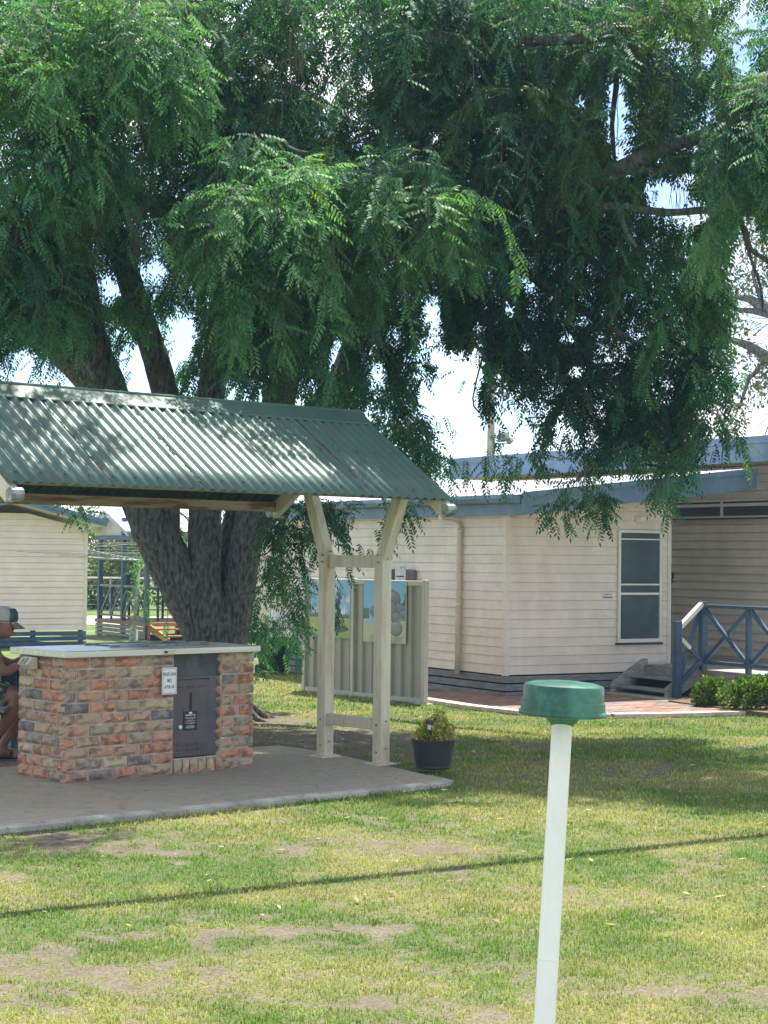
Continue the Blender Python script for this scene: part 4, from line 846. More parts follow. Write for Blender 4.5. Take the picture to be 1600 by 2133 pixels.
B('stringer', m_orange, pvn, 0.05, 0.09, -0.05, -0.0, 0, 0.33); MB().prism([(0.06, 0.0, 0.33), (0.06, 0.0, 0.18), (0.22, -0.55, -0.03), (0.27, -0.55, 0.05)], (0.045, 0, 0)).build('stringer', m_orange, pvn)
MB().prism([(0.96, 0.0, 0.33), (0.96, 0.0, 0.18), (1.1, -0.55, -0.03), (1.12, -0.55, 0.05)], (0.045, 0, 0)).build('stringer', m_orange, pvn)
B('tread', m_orange, pvn, 0.12, 1.02, -0.26, -0.02, 0.20, 0.235); B('tread', m_orange, pvn, 0.22, 1.08, -0.52, -0.28, 0.07, 0.10); B('edge_board', m_orange, pvn, 0.09, 1.02, -0.02, 0.0, 0.27, 0.345)
tb = empty('verandah_table', (pvn.matrix_basis @ Vector((0, 0, 0))) if False else (-4.818, 36.55, 0), ADEG, 'dark outdoor table on the far verandah deck', 'table')
B('table_top', m_grip, tb, 0.6, 1.3, 0.8, 2.0, 1.0, 1.04)
for xx, yy in ((.65, .85), (1.25, .85), (.65, 1.95), (1.25, 1.95)): B('leg', m_grip, tb, xx - .02, xx + .02, yy - .02, yy + .02, 0.347, 1.0)
for i, (xx, yy) in enumerate(((1.2, 0.35), (0.7, 2.25))):
    ch = empty('verandah_chair', wp(fr(Vector((-4.818, 36.55, 0)), ADEG), xx, yy, 0.347), ADEG, ['dark high backed chair beside the top of the orange steps', 'dark high backed chair behind the far verandah railing'][i], 'chair', 'verandah chairs')
    B('seat', m_grip, ch, -.2, .2, -.2, .2, .42, .47)
    sgn = -1 if i == 0 else 1
    B('backrest', m_grip, ch, -.2, .2, min(sgn * .2, sgn * .16), max(sgn * .2, sgn * .16), .471, .95)
    for a_ in (-.18, .18):
        for b_ in (-.18, .18): B('leg', m_grip, ch, a_ - .02, a_ + .02, b_ - .02, b_ + .02, 0, .42)

# ------------------------------------------------------------------ CLOTHES HOIST
hb = at(277, 1344, 0); ho = empty('clothes_hoist', hb, 0, 'galvanised rotary clothes hoist with long arms behind the barbecue', 'clothes hoist')
tp = atY(290, 1168, hb.y) - hb
MB().tube([(0, 0, 0), (tp.x, 0, tp.z)], 0.035, 10).build('hoist_pole', m_galv, ho, smooth=True); MB().tube([(-0.02, 0, 0), (-0.01, 0, 0.32)], 0.06, 10).build('base_sleeve', m_galv, ho); MB().tube([(0.07, 0, 0.1), (0.07, 0, 0.3)], 0.025, 8).build('winder', m_white, ho)
tips = []
for i, (px_, py_, dy) in enumerate([(-60, 1147, -1.0), (90, 1127, 1.6), (480, 1128, 1.2), (420, 1150, -1.4)]):
    q = atY(px_, py_, hb.y + dy) - hb; tips.append(q)
    MB().tube([tp, q], [0.022, 0.016], 8).build('arm', m_galv, ho)
    MB().tube([Vector((tp.x, 0, tp.z + 0.32)) * 1.0, tp + (q - tp) * .82 + Vector((0, 0, 0.02))], 0.009, 6).build('stay', m_galv, ho)
ln = MB()
for f_ in (0.45, 0.6, 0.75, 0.9, 1.0):
    for i in range(4):
        a_ = tp + (tips[i] - tp) * f_; b_ = tp + (tips[(i + 1) % 4] - tp) * f_; m_ = (a_ + b_) / 2 + Vector((0, 0, -0.03)); ln.tube([a_, m_, b_], 0.003, 4)
ln.build('wires', m_galv, ho)

# ------------------------------------------------------------------ FAR: wire fence, hedges, pole, path
pth = MB().add([(-14, 44, 0.004), (2, 44, 0.004), (2, 50, 0.004), (-14, 50, 0.004)], [(0, 1, 2, 3)]).build('path', m_pale); tag(pth, 'pale pink paved path far behind', kind='structure')
wf = empty('wire_fence', (0, 52, 0), 0, 'far wire fence with pale top rail behind the verandah', 'fence')
B('top_rail', m_creamtrim, wf, -14, 0, -.02, .02, 1.02, 1.07)
for i in range(8): B('fence_post', m_galv, wf, -13 + i * 1.7, -12.95 + i * 1.7, -.03, .03, 0, 1.05)
wm = MB()
for i in range(7): wm.box(-14, 0, -0.004, 0.004, 0.12 + i * .14, 0.128 + i * .14)
wm.build('wires', m_galv, wf)
GD = [(0.05, 0.085, 0.03), (0.07, 0.11, 0.035), (0.10, 0.13, 0.05), (0.13, 0.16, 0.05), (0.04, 0.06, 0.03)]
def bush(name, c, w, h, n_, size, label, cat='hedge', cols=GD, seed=5, trunk=None, group=None):
    o = empty(name, c, 0, label, cat, group); g = random.Random(seed)
    cs = [(g.uniform(-w, w), g.uniform(-.8, .8), g.uniform(h * .15, h * .9), g.uniform(.35, .8) * min(1, h / 3)) for _ in range(int(14 * max(1, w / 2)))]
    leaf_cloud('foliage' if cat == 'hedge' else 'crown', cs, n_, size, cols, o, m_leaf, seed); MB().tube([(0, 0, 0), (0.1, 0, h * .5)], .12, 7).build('trunk', m_bark, o); return o
bush('hedge', (-10.5, 56, 0), 3.0, 2.6, 9000, 0.13, 'dense olive hedge behind the wire fence, left part', seed=5)
bush('hedge', (-6.0, 57, 0), 2.6, 2.8, 8000, 0.13, 'dense olive hedge behind the wire fence, right part', seed=6)
bush('background_tree', (-9.3, 66, 0), 2.6, 5.0, 5000, 0.17, 'grey-green gum tree rising above the far hedge', 'tree', [(0.12, 0.12, 0.075), (0.16, 0.15, 0.10), (0.10, 0.11, 0.07)], 8)
bush('background_tree', (2.6, 60, 0), 1.4, 4.6, 2500, 0.14, 'pale distant gum tree peeping left of the flat roof edge', 'tree', [(0.2, 0.2, 0.15), (0.25, 0.24, 0.19)], 9)
fp_ = atY(1022, 1000, 44); fpo = empty('floodlight_pole', (fp_.x, 44, 0), 0, 'concrete floodlight pole behind the flat roofed building', 'pole')
zt = atY(1024, 797, 44).z
MB().lathe([(0.16, 0), (0.075, zt)], n=14).build('pole_shaft', m_concedge, fpo)
q = atY(1048, 925, 44)
MB().tube([(0.05, 0, q.z), (0.45, -.1, q.z)], .018, 6).tube([(0.05, 0, q.z - .15), (0.25, -.05, q.z)], .012, 5).build('bracket', m_galv, fpo)
MB().beam((0.22, -.1, q.z + .12), (0.36, -.25, q.z + .2), .22, .16).build('floodlight', m_slat, fpo); MB().beam((0.42, -.1, q.z + .03), (0.5, -.2, q.z + .1), .11, .08).build('floodlight', m_slat, fpo)

# overhead cables whose thin shadows cross the lawn
def cable(p1, p2, z, r_, label, z2=None):
    z2 = z2 or z; a = at(*p1, 0.05) + SD * (z / SD.z); b = at(*p2, 0.05) + SD * (z2 / SD.z); d = (b - a); a = a - d * 1.2; b = b + d * 0.9
    o = MB().tube([a, b], r_, 8).build('overhead_cable', m_rubber); tag(o, label, 'cable')
cable((0, 1912), (1560, 1748), 5.35, 0.062, 'thick black overhead cable crossing above the near lawn, above the picture edge', 6.3)
cable((1190, 1538), (1600, 1590), 8.3, 0.085, 'black overhead cable crossing high above the farther lawn, above the picture edge')

# ------------------------------------------------------------------ PERSON, picnic table
YP = 14.55
def pp3(x, y, dy=0): return atY(x, y, YP + dy)
pr = empty('person', pp3(-60, 1560), 0, 'seated man in cap, grey shirt and camouflage shorts leaning at the left edge', 'person'); pO = pr.location.copy()
def skinned(name, pts, edges, rads, m_, parent, lvl=2, root=0):
    me_ = bpy.data.meshes.new(name); me_.from_pydata([tuple(p) for p in pts], edges, []); o = link_mesh(name, me_, m_, parent)
    sk_ = o.modifiers.new('s', 'SKIN'); sk_.use_smooth_shade = True
    for i, r_ in enumerate(rads):
        r_ = r_ if hasattr(r_, '__len__') else (r_, r_); me_.skin_vertices[0].data[i].radius = r_; me_.skin_vertices[0].data[i].use_root = (i == root)
    sb = o.modifiers.new('u', 'SUBSURF'); sb.levels = lvl; sb.render_levels = lvl; return o
q = lambda x, y, dy=0: pp3(x, y, dy) - pO
body = [q(-58, 1432), q(-50, 1400), q(-40, 1365), q(-28, 1338), q(-12, 1326), q(-2, 1312),            # 0 pelvis..5 skull base
        q(2, 1298), q(6, 1282),                                                                         # 6,7 head
        q(-24, 1345, -.17), q(-5, 1385, -.20), q(12, 1402, -.18), q(30, 1390, -.12), q(42, 1383, -.08),      # 8-12 near arm
        q(-24, 1345, .17), q(0, 1378, .20), q(28, 1384, .18), q(52, 1368, .1),                        # 13-16 far arm
        q(-52, 1440, -.10), q(-5, 1448, -.13), q(34, 1452, -.14), q(20, 1490, -.13), q(-8, 1538, -.12), q(-20, 1560, -.12), q(0, 1566, -.12),   # 17-23 near leg
        q(-52, 1440, .10), q(0, 1442, .12), q(44, 1446, .13), q(36, 1500, .13), q(8, 1548, .1), q(2, 1564, .08), q(30, 1570, .05)]        # 24-30 far leg
be = [(0, 1), (1, 2), (2, 3), (3, 4), (4, 5), (5, 6), (6, 7), (3, 8), (8, 9), (9, 10), (10, 11), (11, 12), (3, 13), (13, 14), (14, 15), (15, 16),
      (0, 17), (17, 18), (18, 19), (19, 20), (20, 21), (21, 22), (22, 23), (0, 24), (24, 25), (25, 26), (26, 27), (27, 28), (28, 29), (29, 30)]
br = [(.17, .13), (.16, .13), (.17, .13), (.15, .11), (.065, .065), (.07, .07), (.085, .095), (.07, .08), .065, .055, .048, .036, .026, .065, .055, .04, .026,
      .10, .09, .062, .058, .036, .034, .028, .10, .09, .062, .058, .036, .034, .028]
skinned('body', body, be, br, m_skin, pr)
def ell(name, c, r_, m_, parent, sub=3, f=None):
    b_ = bmesh.new(); bmesh.ops.create_icosphere(b_, subdivisions=sub, radius=1)
    for v in b_.verts:
        w = v.co.copy(); w = f(w) if f else w; v.co = Vector((w.x * r_[0], w.y * r_[1], w.z * r_[2])) + Vector(c)
    me_ = bpy.data.meshes.new(name); b_.to_mesh(me_); b_.free(); return link_mesh(name, me_, m_, parent, smooth=True)
hc = q(6, 1300)
def facef(w):
    w = w.copy()
    if w.x > .55 and abs(w.y) < .4 and abs(w.z + .05) < .35: w.x += .25 * (1 - abs(w.z + .05) / .35) * (1 - abs(w.y) / .4)   # nose
    if w.x > .3 and w.z < -.55: w.x += .12
    return w
ell('head', hc, (.098, .078, .118), m_skin, pr, 4, facef)
ell('ear', hc + Vector((-.01, -.08, -.005)), (.018, .012, .032), m_skin, pr); ell('ear', hc + Vector((-.01, .08, -.005)), (.018, .012, .032), m_skin, pr)
for s in (-1, 1): ell('eye', hc + Vector((.083, s * .032, .012)), (.012, .012, .009), m_signw, pr, 2)
ell('mouth', hc + Vector((.088, 0, -.065)), (.014, .026, .006), mat('lips', (.25, .09, .08), .5), pr, 2)
ell('hair', hc + Vector((-.02, 0, .0)), (.088, .082, .09), mat('grey_hair', (.25, .23, .2), .8), pr, 3)
gl = MB().tube([hc + Vector((.10, -.055, .01)), hc + Vector((.11, -.03, .03)), hc + Vector((.115, -.01, .005)), hc + Vector((.11, -.03, -.015)), hc + Vector((.10, -.055, .01)), hc + Vector((.0, -.085, .02))], .003, 5).build('glasses', m_signw, pr)
cu1 = MB(); dome = [(.103, .0), (.104, .03), (.098, .065), (.075, .095), (.035, .11), (.004, .113)]
dm_ = MB().lathe(dome, (0, 0, 0), 28, cap0=False); dm_.v = [(v[0] * 1.12, v[1] * .95, v[2]) for v in dm_.v]; cp_ = dm_.build('cap_crown', m_capcloth, pr, smooth=True); cp_.location = hc + Vector((-.005, 0, .035)); cp_.rotation_euler = (0, R(6), 0)
fp2 = [(.117 * math.cos(t) , .100 * math.sin(t)) for t in np.linspace(-.9, .9, 9)]
front = MB(); n9 = 9
for kk, (r_, z) in enumerate([(1.0, 0), (1.01, .03), (.96, .066), (.76, .097)]): front.v += [(x * r_ + .0035, y * r_, z) for x, y in fp2]
front.f = [(k * 9 + i, k * 9 + i + 1, (k + 1) * 9 + i + 1, (k + 1) * 9 + i) for k in range(3) for i in range(8)]
fo = front.build('cap_front', m_capteal, pr, smooth=True); fo.location = cp_.location; fo.rotation_euler = cp_.rotation_euler; so_ = fo.modifiers.new('s', 'SOLIDIFY'); so_.thickness = .004; so_.offset = 1
brm = MB(); bp = [(.108 * math.cos(t), .095 * math.sin(t)) for t in np.linspace(-.8, .8, 9)]; bo = [(.108 * math.cos(t) + .085 * math.cos(t * 1.1), .088 * math.sin(t) * 1.0) for t in np.linspace(-.8, .8, 9)]
for zz in (0, -.004):
    brm.v += [(x, y, zz - 1.5 * y * y) for x, y in bp] + [(x, y, zz - .045 - 3 * y * y) for x, y in bo]
brm.f = [(i, i + 1, 9 + i + 1, 9 + i) for i in range(8)] + [(18 + i + 1, 18 + i, 27 + i, 27 + i + 1) for i in range(8)] + [(9 + i, 10 + i, 28 + i, 27 + i) for i in range(8)]
b_o = brm.build('cap_brim', m_brim, pr, smooth=True); b_o.location = cp_.location + Vector((0, 0, .005)); b_o.rotation_euler = (0, R(8), 0)
skinned('shirt', [q(-60, 1420), q(-50, 1398), q(-40, 1365), q(-27, 1342), q(-24, 1348, -.17), q(-10, 1378, -.195), q(-24, 1348, .17), q(-6, 1372, .195)], [(0, 1), (1, 2), (2, 3), (3, 4), (4, 5), (3, 6), (6, 7)],
        [(.20, .16), (.185, .155), (.19, .15), (.15, .12), .085, .085, .085, .085], m_shirt, pr)
skinned('shorts', [q(-58, 1432), q(-54, 1440, -.10), q(-5, 1450, -.13), q(22, 1454, -.14), q(-54, 1440, .10), q(0, 1444, .12), q(26, 1448, .13)], [(0, 1), (1, 2), (2, 3), (0, 4), (4, 5), (5, 6)], [(.20, .15), .125, .115, .11, .125, .115, .11], m_shorts, pr)
# hands: palm + five fingers each
for hx, hy, hd, nm in ((44, 1382, -.08, 'hand'), (54, 1367, .1, 'hand')):
    c = q(hx, hy, hd); ell('palm', c, (.036, .020, .030), m_skin, pr, 2)
    for k in range(5):
        yy = (-.028, -.014, 0, .014, -.036)[k]; l_ = (.05, .058, .055, .045, .03)[k]
        MB().tube([c + Vector((.015, yy * .5, .006)), c + Vector((.015 + l_ * .6, yy, .012)), c + Vector((.02 + l_ * .9, yy, -.008)), c + Vector((.012 + l_ * .85, yy, -.024))], [.009, .008, .007, .005], 6).build('finger', m_skin, pr, smooth=True)
for (fx, fy, fd) in ((30, 1572, .05), (0, 1568, -.12)):
    c = q(fx, fy, fd); 
    MB().add([(c.x - .20, c.y - .045, c.z - .034), (c.x + .07, c.y - .05, c.z - .034), (c.x + .09, c.y, c.z - .034), (c.x + .07, c.y + .05, c.z - .034), (c.x - .20, c.y + .045, c.z - .034),
              (c.x - .20, c.y - .045, c.z - .016), (c.x + .07, c.y - .05, c.z - .020), (c.x + .09, c.y, c.z - .020), (c.x + .07, c.y + .05, c.z - .020), (c.x - .20, c.y + .045, c.z - .016)],
             [(4, 3, 2, 1, 0), (5, 6, 7, 8, 9), (0, 1, 6, 5), (1, 2, 7, 6), (2, 3, 8, 7), (3, 4, 9, 8), (4, 0, 5, 9)]).build('sandal', m_rubber, pr)
    MB().tube([c + Vector((-.03, -.05, -.02)), c + Vector((-.02, -.02, .025)), c + Vector((-.02, .02, .025)), c + Vector((-.03, .05, -.02))], .008, 6).build('sandal_strap', m_rubber, pr)
tO = pp3(-30, 1560, .55); tO.z = 0.09
tbl = empty('picnic_table', tO, 0, 'steel framed picnic table mostly hidden by the seated man', 'picnic table')
for i in range(5): B('table_slat', m_slat, tbl, -1.3, 0.42, -.36 + i * .15, -.23 + i * .15, .71, .745, .003)
for i in range(2): B('bench_slat', m_slat, tbl, -1.3, 0.35, -.95 + i * .15, -.82 + i * .15, .40, .435, .003)
for xx in (-1.1, 0.2):
    for yy in (-.25, .25): MB().beam((xx, yy * .8, 0), (xx, yy, .70), .05, .05, up=(1, 0, 0)).build('leg', m_bluedk, tbl)
    B('bench_arm', m_bluedk, tbl, xx - .025, xx + .025, -.95, .3, .345, .395); B('bench_leg', m_bluedk, tbl, xx - .025, xx + .025, -.9, -.85, 0, .345)
B('side_panel', m_bluedk, tbl, -1.1, .3, -.27, -.25, .46, .68)

# ------------------------------------------------------------------ THE BIG TREE
tr = empty('shade_tree', (-1.83, 19.3, 0), 0, 'huge spreading shade tree with drooping feathery foliage and forked trunk', 'tree'); TO = Vector(tr.location)
def limb(pts, name='branch', n=16, jit=.06, sub=4, parent=tr, ridge=0.0):
    # pts: (px, py, Y, radius_px)
    P = [atY(a, b, Y) - (TO if parent is tr else Vector((0, 0, 0))) for a, b, Y, _ in pts]; Rr = [r_ * Y / FPX for _, _, Y, r_ in pts]
    Q = []; S = []
    for i in range(len(P) - 1):
        p0 = P[max(i - 1, 0)]; p1 = P[i]; p2 = P[i + 1]; p3 = P[min(i + 2, len(P) - 1)]
        for k in range(sub):
            t = k / sub; t2 = t * t; t3 = t2 * t
            Q.append(0.5 * ((2 * p1) + (p2 - p0) * t + (2 * p0 - 5 * p1 + 4 * p2 - p3) * t2 + (3 * p1 - p0 - 3 * p2 + p3) * t3)); S.append(Rr[i] * (1 - t) + Rr[i + 1] * t)
    Q.append(P[-1]); S.append(Rr[-1])
    o = MB().tube(Q, S, n, jit=jit).build(name, m_bark, parent, smooth=True); return o, Q
limb([(455, 1530, 19.2, 84), (455, 1480, 19.2, 66), (452, 1400, 19.2, 58), (450, 1330, 19.2, 56), (446, 1275, 19.2, 58), (440, 1235, 19.2, 46)], 'trunk', 26, .05, 6)
limb([(440, 1360, 19.15, 40), (425, 1300, 19.1, 52), (385, 1225, 19.0, 50), (338, 1140, 18.9, 46), (300, 1055, 18.8, 43), (270, 960, 18.6, 44), (235, 860, 18.4, 46), (205, 790, 18.2, 50), (175, 700, 18.0, 46), (168, 600, 17.8, 36), (160, 500, 17.5, 30), (170, 400, 17.2, 26), (120, 250, 16.8, 20), (60, 100, 16.4, 14)], 'branch', 22)
limb([(205, 800, 18.2, 40), (130, 720, 18.0, 40), (70, 660, 17.8, 32), (0, 600, 17.6, 28), (-120, 520, 17.3, 22)], 'branch', 16)
limb([(345, 990, 18.8, 28), (350, 850, 18.7, 30), (322, 740, 18.5, 27), (288, 640, 18.3, 26), (255, 540, 18.1, 26), (220, 450, 17.8, 22), (190, 360, 17.5, 18), (230, 200, 17, 14)], 'branch', 16)
limb([(345, 1160, 18.9, 30), (350, 1080, 18.85, 26), (348, 980, 18.8, 28)], 'branch', 14)
limb([(440, 1330, 19.1, 38), (425, 1240, 19.0, 40), (425, 1140, 19.0, 34), (428, 1050, 19.1, 34), (430, 950, 19.2, 32), (440, 820, 19.2, 30), (460, 680, 19.1, 26), (470, 500, 19, 22), (430, 300, 18.6, 16), (440, 120, 18, 12)], 'branch', 18)
limb([(475, 1380, 19.2, 34), (486, 1290, 19.15, 38), (500, 1200, 19.1, 35), (518, 1110, 19.0, 33), (540, 1030, 18.9, 36), (560, 930, 18.7, 36), (585, 820, 18.5, 33), (620, 710, 18.2, 28), (680, 610, 17.9, 22), (760, 530, 17.5, 20), (860, 430, 17, 18), (950, 330, 16.6, 16), (1080, 300, 16.3, 14)], 'branch', 20)
limb([(455, 1250, 19.25, 40), (485, 1150, 19.35, 36), (505, 1060, 19.45, 34), (560, 960, 19.6, 34), (640, 880, 19.8, 32), (700, 810, 19.9, 30), (742, 710, 20, 24), (790, 620, 20, 20), (900, 520, 19.0, 19), (1000, 460, 17.8, 19), (1100, 425, 16.6, 19), (1200, 398, 16.0, 18), (1290, 352, 15.7, 17), (1400, 302, 15.4, 15), (1540, 262, 15.2, 12), (1700, 200, 15, 9)], 'branch', 18)
limb([(1290, 354, 15.7, 13), (1390, 352, 15.6, 10), (1475, 360, 15.5, 8), (1495, 410, 15.5, 6), (1530, 445, 15.5, 5)], 'branch', 9)
limb([(1100, 425, 16.6, 8), (1220, 432, 15.9, 8), (1300, 430, 15.7, 8), (1390, 443, 15.6, 8), (1490, 438, 15.5, 8), (1545, 468, 15.5, 6), (1565, 520, 15.5, 5), (1600, 545, 15.5, 5), (1680, 620, 15.5, 4)], 'branch', 9)
limb([(1545, 470, 15.5, 4), (1565, 540, 15.5, 3.5), (1585, 600, 15.5, 3), (1590, 650, 15.5, 2.5)], 'branch', 7)
limb([(1000, 460, 17.8, 12), (1090, 560, 17.3, 10), (1180, 625, 17.0, 9), (1260, 675, 16.9, 7), (1330, 720, 16.9, 5), (1400, 790, 16.9, 3)], 'branch', 10)
limb([(1290, 430, 15.7, 6), (1300, 470, 15.7, 6), (1325, 515, 15.7, 5)], 'branch', 8)
limb([(950, 330, 16.6, 14), (1010, 170, 16.5, 13), (1060, 95, 16.0, 12), (1140, 85, 15.7, 12), (1230, 78, 15.5, 13), (1290, 68, 15.6, 12), (1400, 20, 16.0, 10), (1500, -60, 15, 8)], 'branch', 12)
limb([(430, 300, 18.6, 14), (438, 160, 17.8, 10), (450, 110, 17.6, 9), (500, 60, 17.3, 8), (560, 0, 17, 7)], 'branch', 10)
limb([(1080, 300, 16.3, 10), (1270, 130, 16.3, 8), (1275, 260, 16.3, 5), (1280, 330, 16.2, 4)], 'branch', 8)
for pts in [[(590, 290, 14.9, 3), (600, 305, 14.8, 3.4), (620, 314, 14.7, 3), (645, 318, 14.7, 2)], [(450, 500, 15.5, 3), (430, 450, 15.5, 3), (385, 480, 15.5, 3), (372, 520, 15.4, 2.5), (362, 555, 15.4, 2)],
            [(345, 400, 15.6, 3), (310, 430, 15.6, 2.5), (295, 460, 15.6, 2)], [(1285, 490, 16.5, 4), (1300, 460, 16.5, 5), (1320, 505, 16.5, 4)], [(1018, 640, 17, 4), (1010, 720, 17, 2.2), (985, 830, 17, 2), (1000, 860, 17, 2)], [(1028, 800, 17, 2), (1070, 815, 17, 2.2), (1160, 840, 17, 2)],
            [(700, 520, 16, 3), (740, 640, 16, 3), (760, 760, 16, 2)], [(870, 870, 17, 2.5), (840, 900, 17, 2), (820, 880, 17, 2)]]:
    limb(pts, 'branch', 6, .02, 3)
# root flare
for a_ in (0.2, -0.5, -1.4, 3.4, 4.2, 2.4):
    c = Vector((0.06, -0.1, 0)); d = Vector((math.cos(a_), math.sin(a_) , 0))
    MB().tube([c + d * .2 + Vector((0, 0, .35)), c + d * .38 + Vector((0, 0, .11)), c + d * .55 + Vector((0, 0, .02)), c + d * .7 + Vector((0, 0, -.03))], [.11, .06, .03, .015], 10, jit=.1).build('root', m_bark, tr, smooth=True)

# ---- foliage: fronds of paired leaflets along drooping strands
def frond_template(npair, L_, lw, ll, rs):
    v = []; f = []; k = 0
    for i in range(npair * 2 + 1):
        if i == npair * 2: t = 1.0; s = 0
        else: t = 0.18 + 0.80 * (i // 2) / (npair - 0.3); s = 1 if i % 2 else -1
        bx = L_ * t; bz = -0.30 * L_ * t * t
        l_ = ll * (1 - 0.35 * abs(t - .5)) * rs.uniform(.85, 1.15); w = lw * rs.uniform(.85, 1.15)
        ang = R(58) * s + rs.uniform(-.18, .18); dirv = Vector((math.cos(ang), math.sin(ang), -0.45 - .25 * rs.random())).normalized()
        sd_ = dirv.cross(Vector((0, 0, 1))).normalized(); nn_ = sd_.cross(dirv)
        b0 = Vector((bx, 0, bz)); v += [b0, b0 + dirv * l_ * .42 + sd_ * w / 2 - nn_ * w * .12, b0 + dirv * l_ - Vector((0, 0, .006)), b0 + dirv * l_ * .42 - sd_ * w / 2 - nn_ * w * .12]
        f += [(k, k + 1, k + 2), (k, k + 2, k + 3)]; k += 4
    return np.array([tuple(q_) for q_ in v]), np.array(f)
rsx = random.Random(3)
TEM = [frond_template(6, 0.215, 0.0205, 0.058, rsx) for _ in range(4)]
TEMC = [frond_template(3, 0.30, 0.05, 0.12, rsx) for _ in range(3)]
def proj(P):
    d = P - np.array(CP)[None]; z = d @ np.array(cf); return CX + FPX * (d @ np.array(cr)) / z, CY - FPX * (d @ np.array(cu)) / z, z
GAPS = [(1340, 330, 60, 16), (1230, 75, 60, 14), (1120, 88, 40, 10), (1430, 300, 50, 12), (1340, 440, 60, 9), (1480, 120, 22, 26), (1210, 210, 18, 20), (1480, 230, 20, 26), (1160, 610, 30, 9), (1230, 655, 30, 9), (1310, 610, 14, 16), (1060, 640, 14, 20), (1410, 660, 12, 18), (1130, 760, 16, 14), (1350, 790, 14, 12), (1030, 560, 12, 16), (690, 190, 12, 10), (560, 120, 14, 10), (287, 770, 26, 62), (312, 800, 26, 30), (385, 690, 30, 50), (372, 745, 26, 24), (705, 745, 22, 55), (230, 600, 24, 34), (320, 560, 40, 25), (275, 250, 16, 12), (1285, 240, 30, 100), (1300, 300, 22, 30), (1385, 395, 55, 40), (1430, 440, 55, 42), (1440, 365, 22, 25),
        (1310, 355, 25, 12), (1550, 120, 22, 40), (945, 840, 56, 120), (905, 700, 22, 60), (900, 640, 24, 40), (985, 910, 36, 60), (1075, 900, 34, 50), (990, 760, 20, 50), (1170, 890, 20, 35), (1560, 560, 40, 100), (1575, 700, 50, 110), (1570, 830, 45, 90), (1490, 880, 18, 60),
        (1560, 480, 30, 40), (1330, 700, 12, 14), (1180, 700, 18, 14), (1200, 770, 22, 16), (1100, 590, 16, 18), (455, 660, 20, 14), (55, 740, 30, 20), (420, 80, 20, 15), (905, 280, 22, 14), (1460, 860, 14, 20), (1090, 720, 12, 24), (1000, 680, 14, 20), (1250, 850, 12, 16),
        (790, 780, 20, 36), (820, 700, 14, 26), (770, 850, 16, 20), (760, 1100, 30, 40), (880, 800, 12, 60), (650, 1010, 200, 3), (780, 1080, 16, 60), (350, 1080, 20, 26)]
def gap_kill(P, g, k_=0.985):
    x, y, z = proj(P); kill = np.zeros(len(P), bool)
    for (a, b, rx, ry) in GAPS:
        d = ((x - a) / rx) ** 2 + ((y - b) / ry) ** 2; kill |= (d < 1) & (g.random(len(P)) < k_)
    return kill
LEAFC = {'dark': (0.026, 0.086, 0.058), 'mid': (0.052, 0.140, 0.078), 'light': (0.105, 0.220, 0.102), 'yellow': (0.20, 0.28, 0.035), 'olive': (0.06, 0.11, 0.03)}  # light and dark tones paint sunlit front leaves and shaded inner ones
